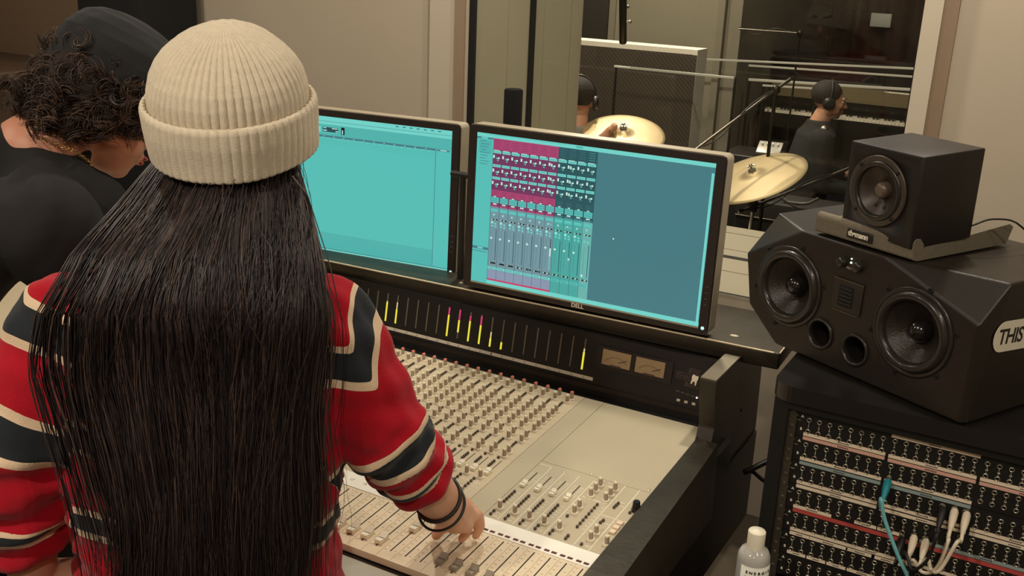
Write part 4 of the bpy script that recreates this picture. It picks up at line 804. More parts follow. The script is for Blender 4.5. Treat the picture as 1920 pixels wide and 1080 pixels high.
# foam pad and small cube speaker on top
ft = CT+.003+H_
foam = mat('grey_foam', (116, 107, 90), .95, var=.15, scale=120, bump=.8, bscale=400)
pa, pb_, pc = A(-.3665, 1.752, ft), A(-.2090, 1.670, ft), A(-.0630, 1.850, ft)
ux = (pb_-pa)/np.linalg.norm(pb_-pa); TP = frame(pa+A(0, 0, .002), ux, (0, 0, 1)); PWd = np.linalg.norm(pb_-pa); PD = .235
pad = thing('foam_pad', 'grey foam isolation pad between the large loudspeaker and the small cube speaker', 'foam pad', pa+A(.1, .08, 0))
TYp = TP@np.array([[0, 0, 1, 0], [1, 0, 0, 0], [0, 1, 0, 0], [0, 0, 0, 1.0]])     # profile in (y,z), extruded along x
m = MB(); m.prism([(-.012, .003), (-.014, .030), (-.010, .036), (.0, .036), (.010, .026), (.012, .020), (PD, .034), (PD+.012, .028), (PD, 0), (0, 0)], -.006, PWd+.010, 0, TYp); pw = m.build('foam_block', foam, pad); bv = pw.modifiers.new('round', 'BEVEL'); bv.width = .003; bv.segments = 2; bv.limit_method = 'ANGLE'
Tl = TP@frame((.063, -.0142, .0125), (1, 0, 0), (0, -1, .06))
m = MB(); m.rbox(-.002, .049, -.003, .0125, -.001, .0008, .0007, T=Tl); bd = m.build('badge', black, pad); m = MB(); text_mb(m, 'th•mann', .0125, Tl@frame((.001, .001, .0012), (1, 0, 0), (0, 0, 1)), 0, .0003, 'LEFT', 3, .92, .0004); m.build('badge_lettering', print_w, bd)
s = .872; CU = .1455; co = A(-.383, 1.9829, -.4826)*s; co[2] = ft+.0215; TC = yaw_frame(A(co[0], co[1], co[2]), -.56, .05)
TC[:3, 2] += TC[:3, 0]*.03; 
cu_ = thing('cube_speaker', 'small black cube speaker with a single round driver on the foam pad', 'loudspeaker', co+A(.06, .05, 0))
m = MB(); m.rbox(0, CU*1.0, 0, CU*.93, 0, CU, .0022, T=TC); Td = TC@frame((CU*.46, -.0004, CU*.525), (1, 0, 0), (0, -1, 0)); R = .043
drill(m.build('cabinet', mat('cube_black', (28, 22, 17), .5, var=.12, bump=.1, bscale=500), cu_), [(Td, .0465, .04)])
rimm = mat('driver_rim', (78, 68, 58), .4, .3, var=.12)
m = MB(); m.lathe([(.057, 0), (.057, .0022), (.0555, .003), (.0485, .003), (.047, .0012)], 60, 0, Td, cap=False); dv = m.build('driver', rimm, cu_)
m = MB(); m.lathe([(.048, .0015)]+[(.0435+.0045*math.cos(a), .0015+.0035*math.sin(a)) for a in np.linspace(.3, math.pi-.2, 7)]+[(.0385, -.001)], 60, 0, Td, cap=False); m.build('surround', rub, dv)
m = MB(); m.lathe([(.039, -.001), (.030, -.008), (.020, -.014), (.012, -.018)], 60, 0, Td, cap=False); m.build('cone', mat('cube_cone', (66, 56, 47), .4, .2, var=.15, scale=90), dv)
m = MB(); m.lathe([(.0135, -.017), (.0135, -.008), (.0115, -.0045), (.007, -.002), (.001, -.0012)], 28, 0, Td); m.build('dust_cap', mat('cube_dust_cap', (112, 98, 82), .35, .2), dv)
m = MB()
for sx in (-.009, .009): m.ball((sx, -.0255, -.0085), .0028, 0, Td); m.tube([(sx, -.0255, -.0085), (sx*.4, -.014, -.012)], .0008, 6, 0, Td)
m.build('wire_terminals', rimm, dv)
m = MB()
for a in (45, 135, 225, 315): m = MB(); m.lathe([(.0034, 0), (.0034, .003), (.001, .0034)], 10, 0, Td@frame((.052*math.cos(math.radians(a)), .052*math.sin(math.radians(a)), .002), (1, 0, 0), (0, 0, 1))); m.build('mounting_screw', slotm, dv)
w0 = (TC@A(CU, CU*.9, .02, 1))[:3]
m = MB(); m.tube(spline([w0, w0+A(.03, .03, .01), w0+A(.07, .07, -.005), w0+A(.12, .14, -.09), w0+A(.14, .22, -.3)], 20), .0016, 6); tag(m.build('speaker_wire', black, loc=w0), 'thin black wire leaving the back of the small cube speaker', 'wire')

# ------------------------------------------------------------------ side table with sanitiser bottle, cables on the floor
tbm = mat('olive_brown_table', (86, 74, 56), .55, var=.12)
tt = thing('side_table', 'small brown side table between the console and the rack cabinet', 'table', (-.42, 1.36, FL))
m = MB(); m.prism([(-.456, 1.10), (-.315, 1.10), (-.315, 1.585), (-.384, 1.585), (-.384, 1.84), (-.456, 1.84)], -1.075, -1.05); m.build('table_top', tbm, tt)
for x in (-.44, -.33):
    for y in (1.12, 1.56): m = MB(); m.box(x-.012, x+.012, y-.012, y+.012, FL, -1.075); m.build('leg', black, tt)
bx, by, bz = -.352, 1.50, -1.05
bo = thing('sanitiser_bottle', 'clear bottle with white cap and girl portrait label on the side table', 'bottle', (bx, by, bz))
TBt = frame((bx, by, bz), (.80, .60, 0), (0, 0, 1)); BR = .0265
pl = bpy.data.materials.new('clear_plastic'); pl.use_nodes = True; b = pl.node_tree.nodes['Principled BSDF']; b.inputs['Base Color'].default_value = rgb((238, 234, 222)); b.inputs['Roughness'].default_value = .12; b.inputs['Transmission Weight'].default_value = .42; b.inputs['IOR'].default_value = 1.35
m = MB(); m.lathe([(BR*.96, 0), (BR, .004), (BR, .118), (BR*.97, .127), (BR*.82, .135), (BR*.62, .1385), (BR*.56, .141)], 36, 0, TBt); m.build('bottle_body', pl, bo)
m = MB(); m.lathe([(.0142, .140), (.0142, .168), (.0134, .1695), (.004, .171), (.0012, .1722)], 32, 0, TBt); m.build('cap', mat('cap_ivory', (240, 232, 206), .45, var=.01), bo)
m = MB(); aw = 1.15; n = 26; va = []
for z in (.012, .116):
    for i in range(n+1): a = -math.pi/2-aw+2*aw*i/n; va.append(((BR+.0004)*math.cos(a), (BR+.0004)*math.sin(a), z))
m.add(va, [(i, i+1, n+2+i, n+1+i) for i in range(n)], 0, True, TBt); lab = m.build('label', mat('label_pale', (226, 224, 208), .5, var=.02), bo); sm = lab.modifiers.new('t', 'SOLIDIFY'); sm.thickness = .0003
def onlab(m, fn, a, z, mi=0):
    ang = -math.pi/2+a; r = BR+.0009; o = (r*math.cos(ang), r*math.sin(ang), z); fn(m, TBt@frame(o, (-math.sin(ang), math.cos(ang), 0), (math.cos(ang), math.sin(ang), 0)), mi)
m = MB()
for i, ch in enumerate('ENERGIE'): onlab(m, lambda m_, T, mi, ch=ch: text_mb(m_, ch, .0072, T, mi, .0001, 'CENTER', 2, 1, .0003), -.72+.245*i, .104)
m.build('label_lettering', print_d, lab)
m = MB()
for i in range(5): onlab(m, lambda m_, T, mi: m_.box(-.0024, .0024, -.0018, .0018, 0, .0002, mi, T), -.74+.13*i, .0975)
m.build('teal_bar', mat('teal_print', (60, 160, 156), .5), lab)
m = MB()
for i in range(3): onlab(m, lambda m_, T, mi, i=i: m_.box(-.0022, .0022, -.0007, .0007, 0, .0002, mi, T), -.1+.16*i, .097)
for j in range(2):
    for i in range(5): onlab(m, lambda m_, T, mi: m_.box(-.0020, .0020, -.0004, .0004, 0, .0002, mi, T), -.60+.15*i, .088-.006*j)
m.build('faint_print', mat('teal_pale_print', (150, 190, 186), .5), lab)
hairp, facep = mat('portrait_hair', (150, 70, 48), .5), mat('portrait_face', (226, 190, 160), .5)
m = MB(); onlab(m, lambda m_, T, mi: m_.prism([(.0075*math.cos(a)*(1 if a < 3.2 else 1.12), .0105*math.sin(a)) for a in np.linspace(0, 2*math.pi, 24, endpoint=False)], 0, .0003, 0, T), .42, .075)
onlab(m, lambda m_, T, mi: m_.prism([(.0046*math.cos(a), .0062*math.sin(a)-.001) for a in np.linspace(0, 2*math.pi, 20, endpoint=False)], .0003, .0006, 1, T), .42, .076)
onlab(m, lambda m_, T, mi: [m_.box(x-.0006, x+.0006, .0, .0006, .0006, .0008, 2, T) for x in (-.0018, .0018)]+[m_.box(-.001, .001, -.0042, -.0036, .0006, .0008, 2, T)], .42, .076)
m.build('portrait', [hairp, facep, mat('portrait_ink', (120, 60, 50), .5)], lab)
for i, (a_, b_, c_) in enumerate((((-.50, 1.95, -1.02), (-.44, 2.02, -1.0), (-.385, 2.0, -1.04)), ((-.50, 2.02, -1.05), (-.44, 1.96, -1.03), (-.385, 2.05, -1.0)))):
    m = MB(); m.tube(spline([A(*a_), A(*b_), A(*c_)], 14), .006-.0015*i, 8); tag(m.build('power_cable', black, loc=b_), ('thicker' if i == 0 else 'thinner')+' black cable bridging the gap between console and rack cabinet', 'cable')
# ------------------------------------------------------------------ people
def blob(mb, voxel=.005, smooth=6, name='body'):
    """one continuous surface grown over the shapes in mb"""
    me = mb.mesh(name, [], (0, 0, 0)); o = bpy.data.objects.new(name, me); COL.objects.link(o)
    r = o.modifiers.new('skin', 'REMESH'); r.mode = 'VOXEL'; r.voxel_size = voxel; r.use_smooth_shade = True
    s = o.modifiers.new('smooth', 'SMOOTH'); s.iterations = smooth; s.factor = .5
    out = bpy.data.meshes.new_from_object(o.evaluated_get(bpy.context.evaluated_depsgraph_get()))
    bpy.data.objects.remove(o); bpy.data.meshes.remove(me); out.name = name; return out
def cap(mb, a, b, ra, rb, n=16):
    a, b = np.asarray(a, float), np.asarray(b, float); mb.ball(a, ra, n=n); mb.ball(b, rb, n=n); mb.tube([a, b], [ra, rb], n)
def limb(mb, pts, rs, n=16):
    for i in range(len(pts)-1): cap(mb, pts[i], pts[i+1], rs[i], rs[i+1], n)
def blend(a, b, t): return a*(1-t)+b*t
def verts_of(me): a = np.empty(len(me.vertices)*3, np.float32); me.vertices.foreach_get('co', a); return a.reshape(-1, 3)
def set_verts(me, v): me.vertices.foreach_set('co', v.astype(np.float32).ravel()); me.update()
def place(me, name, mats, parent):
    L = ORG[parent.name]; set_verts(me, verts_of(me)-L)
    for m_ in (mats if isinstance(mats, (list, tuple)) else [mats]): me.materials.append(m_)
    o = bpy.data.objects.new(name, me); COL.objects.link(o); o.parent = parent; ORG[o.name] = L; return o
def attr(me, name, vals): a = me.attributes.new(name, 'FLOAT', 'POINT'); a.data.foreach_set('value', np.asarray(vals, np.float32))
def loft(mb, secs, n=28):
    """closed body from sections (centre, half-width vector, half-depth vector)"""
    v = []; k = len(secs)
    for c, a, b in secs:
        for i in range(n):
            t = 2*math.pi*i/n; ct, st = math.cos(t), math.sin(t); e = .85
            v.append(A(*c)+np.asarray(a)*math.copysign(abs(ct)**e, ct)+np.asarray(b)*math.copysign(abs(st)**e, st))
    f = [(j*n+i, j*n+(i+1) % n, (j+1)*n+(i+1) % n, (j+1)*n+i) for j in range(k-1) for i in range(n)]+[tuple(range(n))[::-1], tuple(range((k-1)*n, k*n))]
    mb.add(v, f, 0, True)
def skin_mat(name, c, c2):
    m_ = mat(name, c, .5, var=.05, scale=30, bump=.08, bscale=260); b = m_.node_tree.nodes['Principled BSDF']
    b.inputs['Subsurface Weight'].default_value = .12; b.inputs['Subsurface Radius'].default_value = (.012, .005, .003); b.inputs['Subsurface Scale'].default_value = .6; return m_
skin = skin_mat('skin_warm', (220, 166, 134), None)
def head_shapes(mb, c, F, U, s=1.0):
    """skull, jaw, nose, lips, brows, ears of an adult head looking along F"""
    F = F/np.linalg.norm(F); U = U-F*(U@F); U /= np.linalg.norm(U); R = np.cross(F, U); M_ = np.array([R, F, U]).T
    q = lambda r, f, u: c+(R*r+F*f+U*u)*s
    e = lambda r, f, u, sr, sf, su, n=18: mb.ball(q(r, f, u), s, n=n, sc=(sr, sf, su), R=M_)
    e(0, -.012, .035, .074, .094, .082, 24); e(0, .02, -.01, .066, .074, .085, 22); e(0, .045, -.062, .046, .046, .040); e(0, .072, -.082, .022, .018, .018)   # skull, face, jaw, chin
    for sx in (-1, 1): e(sx*.040, .030, -.048, .022, .045, .028); e(sx*.036, .070, -.012, .024, .020, .022); e(sx*.030, .084, .030, .024, .013, .009); e(sx*.076, -.012, -.005, .008, .018, .030); e(sx*.079, -.016, .012, .007, .016, .014)
    limb(mb, [q(0, .088, .022), q(0, .106, -.012), q(0, .112, -.020)], [.010*s, .011*s, .012*s], 10)
    for sx in (-1, 1): e(sx*.011, .098, -.024, .009, .010, .008, 10)
    e(0, .090, -.047, .021, .012, .006, 12); e(0, .088, -.057, .019, .012, .007, 12)
    return q, M_
def face_details(parent, q, M_, s=1.0):
    wht = mat('eye_white', (232, 226, 216), .2); iri = mat('iris_brown', (66, 42, 28), .2); lip = mat('lips', (176, 96, 84), .45); brow = mat('brow_hair', (40, 28, 22), .8)
    for sx in (-1, 1):
        m = MB(); m.ball(q(sx*.031, .078, .010), .0118*s, 0, n=14, R=M_); m.ball(q(sx*.031, .0855, .010), .0052*s, 1, n=12, R=M_); m.build('eye', [wht, iri], parent)
        m = MB(); limb(m, [q(sx*.016, .0975, .030), q(sx*.032, .096, .036), q(sx*.047, .084, .031)], [.0035*s, .004*s, .0025*s], 8); m.build('eyebrow', brow, parent)
    m = MB(); m.ball(q(0, .0985, -.047), s, 0, n=12, sc=(.020, .006, .0045), R=M_); m.ball(q(0, .0965, -.056), s, 0, n=12, sc=(.018, .006, .0055), R=M_); m.build('lips', lip, parent)
def finger(mb, a, b, c, d, r): limb(mb, [a, b, c, d], [r*1.08, r, r*.92, r*.78], 10)
def strands_mesh(paths, radii, n=3):
    """many hair strands as thin tapered tubes; returns mesh with a per-strand shade attribute"""
    V, Fc, S = [], [], []; o = 0
    for p, r in zip(paths, radii):
        k = len(p); t = np.gradient(p, axis=0); t /= np.linalg.norm(t, axis=1, keepdims=True)+1e-9
        u = np.cross(t, FW); u /= np.linalg.norm(u, axis=1, keepdims=True)+1e-9; w = np.cross(t, u); rad = r*np.minimum(1, np.linspace(1, .0, k)*3+.15)[:, None]
        ring = [p+rad*(math.cos(a)*u+math.sin(a)*w) for a in (0, 2.094, 4.189)]; V.append(np.stack(ring, 1).reshape(-1, 3))
        for j in range(k-1):
            for i in range(3): Fc.append((o+j*3+i, o+j*3+(i+1) % 3, o+(j+1)*3+(i+1) % 3, o+(j+1)*3+i))
        S.append(np.full(k*3, rng.random())); o += k*3
    me = bpy.data.meshes.new('strands'); me.from_pydata(np.concatenate(V).tolist(), [], Fc); me.polygons.foreach_set('use_smooth', [True]*len(Fc)); attr(me, 'shade', np.concatenate(S)); me.update(); return me
def hair_mat(name, cols, rough=.38):
    m_ = bpy.data.materials.new(name); m_.use_nodes = True; nt = m_.node_tree; b = nt.nodes['Principled BSDF']; b.inputs['Roughness'].default_value = rough; b.inputs['Specular IOR Level'].default_value = .45
    at = nt.nodes.new('ShaderNodeAttribute'); at.attribute_name = 'shade'; cr = nt.nodes.new('ShaderNodeValToRGB'); nt.links.new(at.outputs['Fac'], cr.inputs[0]); nt.links.new(cr.outputs[0], b.inputs['Base Color'])
    cr.color_ramp.elements[0].color = rgb(cols[0]); cr.color_ramp.elements[1].color = rgb(cols[-1])
    for i, c in enumerate(cols[1:-1]): e = cr.color_ramp.elements.new((i+1)/(len(cols)-1)); e.color = rgb(c)
    return m_
def wobble(v, amp, sc, seed=0):
    r2 = np.random.default_rng(seed); out = np.zeros(len(v))
    for i in range(5): k = r2.normal(size=3)*sc*(1.5**i); out += np.sin(v@k+r2.random()*6.28)/(1.4**i)
    return out*amp
def beanie(parent, c, U, side, a, b, H, mt, cuff=.068, ribs=60, amp=.0016, name='beanie', prof=None, nth=480, seed=1, slouch=None):
    T = frame(c, side, U); F_ = T[:3, 1]
    prof = prof or [(0.0, .90), (-.004, .955), (-.001, .992), (.010, 1.0), (cuff*.6, 1.02), (cuff*.92, 1.02), (cuff, 1.0), (cuff+.001, .965), (cuff-.010, .935), (cuff-.006, .925), (cuff+.008, .925), (H*.52, .915), (H*.62, .87), (H*.71, .79), (H*.79, .685), (H*.86, .56), (H*.92, .41), (H*.965, .25), (H*.99, .10), (H*.985, .02)]
    ph = np.array([p[0] for p in prof]); pr_ = np.array([p[1] for p in prof]); d = np.r_[0, np.cumsum(np.hypot(np.diff(ph), np.diff(pr_)*a))]; k = 110
    s_ = np.linspace(0, d[-1], k); hh = np.interp(s_, d, ph); rr = np.interp(s_, d, pr_); v = []
    for j in range(k):
        th = np.arange(nth)*2*math.pi/nth; crown = hh[j] > cuff-.004 and rr[j] < .955
        am = (amp*(1.25 if crown else .7)) if ribs else 0; rib = am*(np.abs(np.cos(th*ribs/2))**.6*2-1.2) if ribs else 0*th
        if crown and ribs: am2 = rr[j]; rib = rib*min(1, am2*2.2)+(.0022*np.cos(th*13+1)*(1-am2))
        x = (a*rr[j]+rib)*np.cos(th); y = (b*rr[j]+rib)*np.sin(th); z = hh[j]+0*th; v.append(np.stack([x, y, z], 1))
    V = np.concatenate(v); nn = V/(np.linalg.norm(V, axis=1, keepdims=True)+1e-9); V = V+nn*wobble(V, .0012, 28, seed)[:, None]
    if slouch is not None: V[:, 0] += slouch[0]*np.clip(V[:, 2]/H, 0, 1)**2; V[:, 1] += slouch[1]*np.clip(V[:, 2]/H, 0, 1)**2
    f = [(j*nth+i, j*nth+(i+1) % nth, (j+1)*nth+(i+1) % nth, (j+1)*nth+i) for j in range(k-1) for i in range(nth)]
    m = MB(); m.add(V, f, 0, True, T); m.add(V[-nth:], [tuple(range(nth))], 0, True, T); return m.build(name, mt, parent)

# ---- woman in front
fz_ = math.radians(-33); WF = A(math.sin(fz_), math.cos(fz_), 0); WR_ = A(math.cos(fz_), -math.sin(fz_), 0)
SM = A(-.985, .935, -.482)
wom = thing('person', 'person with cream beanie, red striped sweater and long dark hair, reaching to the faders', 'person', (SM[0], SM[1], FL))
shR, shL = SM+WR_*.165+A(0, 0, -.02), SM-WR_*.165+A(0, 0, -.02)
wrR = atz(834, 950, -.808); elR = P(716, 806, 1.44); elL = P(28, 850, 1.36); wrL = P(64, 1085, 1.46)
hc = P(437, 206, 1.385); hyaw = math.radians(-12); HF = A(math.sin(hyaw)*.97, math.cos(hyaw)*.97, -.26); HU = A(0, 0, 1)+HF*.22
m = MB(); q, HM = head_shapes(m, hc, HF, HU, .98)
limb(m, [hc-A(0, 0, .05), SM+A(0, 0, .03)], [.055, .062])
ctr = lambda z, off=0: A(SM[0], SM[1], z)+WF*off
tors = lambda g: [(ctr(-.405), WR_*(.075+g), WF*(.070+g)), (ctr(-.435), WR_*(.125+g), WF*(.085+g)), (ctr(-.475), WR_*(.172+g), WF*(.098+g)), (ctr(-.56), WR_*(.180+g), WF*(.112+g)), (ctr(-.68), WR_*(.166+g), WF*(.108+g)), (ctr(-.80), WR_*(.150+g), WF*(.100+g)), (ctr(-.90), WR_*(.162+g), WF*(.112+g))]
loft(m, tors(0)+[(ctr(-.99), WR_*.172, WF*.12), (ctr(-1.06), WR_*.15, WF*.11)])
limb(m, [shR, elR, blend(elR, wrR, .4), wrR], [.05, .045, .043, .031]); limb(m, [shL, elL, blend(elL, wrL, .4), wrL], [.05, .045, .043, .031])
for sx in (-1, 1): hp = ctr(-1.0)+WR_*sx*.088; kn_ = hp+A(0, 0, -.36)+WF*.02; an = kn_+A(0, 0, -.34)-WF*.02; limb(m, [hp, kn_, an], [.085, .055, .040]); cap(m, an+A(0, 0, -.005), an+WF*.15+A(0, 0, -.012), .034, .028)
# right hand on the faders
hz_ = -.923
pk_i = wrR+(atz(890, 972, -.868)-wrR)*1.0; kI = atz(872, 985, -.866); kM = atz(880, 968, -.861); kR = atz(876, 953, -.863); kP = atz(866, 940, -.870)
limb(m, [wrR, (wrR+kI)/2+A(0, 0, -.004), kI], [.029, .024, .0135], 14); limb(m, [wrR, (wrR+kM)/2+A(0, 0, .004), kM], [.028, .024, .0135], 14); limb(m, [wrR, (wrR+kR)/2, kR], [.023, .020, .012], 14); limb(m, [wrR, (wrR+kP)/2+A(0, 0, -.004), kP], [.022, .018, .011], 14)
tI = SV(-.766, 1.262, .011); tM = SV(-.752, 1.283, .010); tR = atz(876, 988, -.893); tP = atz(862, 972, -.893)
finger(m, kI, kI*.55+tI*.45+A(.004, .010, .014), kI*.2+tI*.8+A(.005, .008, .008), tI, .0092)
finger(m, kM, kM*.55+tM*.45+A(.004, .012, .014), kM*.2+tM*.8+A(.005, .010, .008), tM, .0094)
finger(m, kR, kR*.6+tR*.4+A(.004, .014, .006), kR*.25+tR*.75+A(.002, .010, .0), tR, .0084)
finger(m, kP, kP*.6+tP*.4+A(.008, .014, .004), kP*.25+tP*.75+A(.002, .008, .0), tP, .0075)
tT = SV(-.806, 1.248, .012); t0 = wrR*.72+kI*.28+A(0, 0, -.014); t1 = atz(838, 982, -.872); limb(m, [wrR, t0, t1, t1*.35+tT*.65+A(0, 0, .004), tT], [.018, .016, .0125, .0105, .0085], 12)
# left hand resting on the front rail
lh = wrL; ld_ = A(-.98, 1.07, -.925); limb(m, [lh, ld_], [.027, .022])
for i in range(4): b0_ = ld_+WR_*(.024-.016*i); finger(m, b0_, b0_+WF*.03+A(0, 0, .004), b0_+WF*.052+A(0, 0, -.004), b0_+WF*.066+A(0, 0, -.014), .0085-.0005*i)
limb(m, [ld_, ld_+WR_*.035+WF*.01, ld_+WR_*.048+WF*.035+A(0, 0, -.01)], [.015, .012, .009], 10)
body = blob(m, .0035, 5); wb = place(body, 'body', skin, wom); face_details(wom, q, HM, .98)
NAILS = MB()
for p_ in (tI, tM): NAILS.ball(p_+A(.003, .002, .004), .0042, 0, n=8, sc=(1, 1, .5))
NAILS.build('fingernails', mat('nail_pink', (226, 178, 156), .3), wom)
# trousers
m = MB(); loft(m, [(ctr(-.93), WR_*.172, WF*.122), (ctr(-1.0), WR_*.185, WF*.13), (ctr(-1.07), WR_*.165, WF*.12)])
for sx in (-1, 1): hp = ctr(-1.02)+WR_*sx*.090; kn_ = hp+A(0, 0, -.34)+WF*.02; an = kn_+A(0, 0, -.30)-WF*.02; limb(m, [hp, kn_, an], [.096, .070, .062])
place(blob(m, .008, 4), 'trousers', mat('dark_denim', (30, 32, 38), .9, var=.2, bump=.2), wom)
m = MB()
for sx in (-1, 1): an = ctr(-1.70)+WR_*sx*.090; limb(m, [an+A(0, 0, .02)-WF*.02, an+WF*.07+A(0, 0, -.005), an+WF*.17+A(0, 0, -.012)], [.045, .044, .034])
place(blob(m, .006, 4), 'shoes', black, wom)
# sweater: torso and sleeves as one knitted surface with woven stripes
cuR = elR+(wrR-elR)*.50; cuL = elL+(wrL-elL)*.62
m = MB(); g = .026
loft(m, [(ctr(-.400), WR_*.082, WF*.078)]+tors(g)[1:]+[(ctr(-.97), WR_*.205, WF*.14), (ctr(-1.02), WR_*.198, WF*.138)])
for s_, e_, c_ in ((shR, elR, cuR), (shL, elL, cuL)):
    limb(m, [SM+(s_-SM)*.6+A(0, 0, .0), s_, blend(s_, e_, .55), e_, c_], [.070, .077, .069, .064, .056], 20)
sw = blob(m, .005, 10, 'sweater'); V = verts_of(sw).astype(float)
def seg_t(V, a, b): d = b-a; L_ = np.linalg.norm(d); t = (V-a)@d/L_; tc = np.clip(t, 0, L_); dist = np.linalg.norm(V-(a+np.outer(tc/L_, d)), axis=1); return t, dist, L_
def arm_coord(V, s_, e_, c_):
    a0 = SM+(s_-SM)*.3; tA, dA, LA = seg_t(V, s_, e_); tB, dB, LB = seg_t(V, e_, c_); w = 1/(1+np.exp(-(dA-dB)/.012)); return (1-w)*tA+w*(LA+tB), np.minimum(dA, dB), LA+LB
sr, dr_, LR = arm_coord(V, shR, elR, cuR); sl, dl, LLn = arm_coord(V, shL, elL, cuL)
hor = (V-SM)@WR_; depth = -(V[:, 2]-SM[2])
# the yoke band runs level across the back and turns up over each shoulder; the sleeves carry bands of their own
Dp = depth-.118*hor+.184; S_sh = (np.abs(hor)-.203)*1.55+.1715
kk_ = .004; base = np.maximum(Dp, S_sh)+kk_*.5*np.exp(-np.abs(Dp-S_sh)/kk_); base = np.where(np.abs(hor) < .15, Dp, base)
slR = ((dr_ < .10) & (hor > .160)) | ((dr_ < .088) & (sr > .08) & (hor > .14)); slL = ((dl < .10) & (hor < -.160)) | ((dl < .088) & (sl > .08) & (hor < -.14))
tR = np.interp(sr, [0, .10, .160, .206, .236, .262, .4], [0, .248, .300, .348, .430, .474, .6]); tL = np.interp(sl, [0, .07, .11, .168, .26, .275, .4], [0, .248, .300, .348, .430, .458, .6])
S = base.copy(); S = np.where(slR, np.maximum(np.minimum(base, .248), tR), S); S = np.where(slL, np.maximum(np.minimum(base, .248), tL), S); isR, isL = slR, slL
# folds and knit softness
bm_ = bmesh.new(); bm_.from_mesh(sw); bm_.normal_update(); N = np.array([v.normal[:] for v in bm_.verts]); bm_.free()
fold = wobble(V*A(1, 1, 1.6), .0022, 22, 3)
foldR = np.where(isR, .0045*np.sin(sr*150+hor*30)*np.clip((sr-.13)/.06, 0, 1), 0); foldL = np.where(isL, .0062*np.sin(sl*120+hor*25)*np.clip((sl-.12)/.05, 0, 1), 0)
waist = .004*np.sin(V@(WR_*38+A(0, 0, 16)))*np.clip((depth-.25)/.15, 0, 1)*(np.abs(hor) < .24)
V2 = V+N*(fold+foldR+foldL+waist)[:, None]; set_verts(sw, V2)
attr(sw, 'stripe', (S+.0020*np.sin(V[:, 0]*60))*1.7); attr(sw, 'sleeve', np.zeros(len(V)))
swm = bpy.data.materials.new('striped_knit'); swm.use_nodes = True; nt = swm.node_tree; b = nt.nodes['Principled BSDF']; b.inputs['Roughness'].default_value = .9; b.inputs['Specular IOR Level'].default_value = .2
b.inputs['Sheen Weight'].default_value = .15
def ramp(stops):
    at = nt.nodes.new('ShaderNodeAttribute'); at.attribute_name = 'stripe'; cr = nt.nodes.new('ShaderNodeValToRGB'); cr.color_ramp.interpolation = 'CONSTANT'; nt.links.new(at.outputs['Fac'], cr.inputs[0])
    cr.color_ramp.elements[0].position = 0; cr.color_ramp.elements[0].color = stops[0][1]; cr.color_ramp.elements[1].position = stops[1][0]*1.7; cr.color_ramp.elements[1].color = stops[1][1]
    for p_, c_ in stops[2:]: e = cr.color_ramp.elements.new(p_*1.7); e.color = c_
    return cr
RED, NAVY, CRM = rgb((174, 12, 32)), rgb((36, 40, 44)), rgb((226, 198, 164))
def bands(l, off=0): out = [(0, RED)]; [out.extend([(a, CRM), (a+.010, NAVY), (b_, CRM), (b_+.010, RED)]) for a, b_ in l]; return out
tors_r = ramp(bands([(.1715, .2175), (.300, .338), (.430, .464)])); arm_r = ramp(bands([(.160, .196), (.228, .250)]))
# the yoke band continues over the shoulder on the torso ramp; sleeves use their own ramp below it
a2 = nt.nodes.new('ShaderNodeAttribute'); a2.attribute_name = 'sleeve'; mx = nt.nodes.new('ShaderNodeMix'); mx.data_type = 'RGBA'
rd = nt.nodes.new('ShaderNodeMath'); rd.operation = 'GREATER_THAN'; rd.inputs[1].default_value = .5; nt.links.new(a2.outputs['Fac'], rd.inputs[0])
nt.links.new(rd.outputs[0], mx.inputs[0]); nt.links.new(tors_r.outputs[0], mx.inputs[6]); nt.links.new(arm_r.outputs[0], mx.inputs[7]); nt.links.new(mx.outputs[2], b.inputs['Base Color'])
tcn = nt.nodes.new('ShaderNodeTexCoord'); nz = nt.nodes.new('ShaderNodeTexNoise'); nz.inputs['Scale'].default_value = 420; nt.links.new(tcn.outputs['Object'], nz.inputs['Vector']); bp = nt.nodes.new('ShaderNodeBump'); bp.inputs['Strength'].default_value = .35; bp.inputs['Distance'].default_value = .002
nt.links.new(nz.outputs['Fac'], bp.inputs['Height']); nt.links.new(bp.outputs[0], b.inputs['Normal'])
place(sw, 'sweater', swm, wom)
# beanie
knit = mat('cream_wool', (220, 206, 180), .95, var=.12, scale=160, bump=.5, bscale=900)
HUb = A(0, 0, 1)*.985-A(FW[0], FW[1], 0)/math.hypot(FW[0], FW[1])*.20+A(-.4, -.3, 0)*0; RTh = A(RT[0], RT[1], 0)/math.hypot(RT[0], RT[1]); HUb = HUb-RTh*.10
bc = P(439, 274, 1.385); wb_ = beanie(wom, bc, HUb, RTh, .1085, .122, .166, knit)
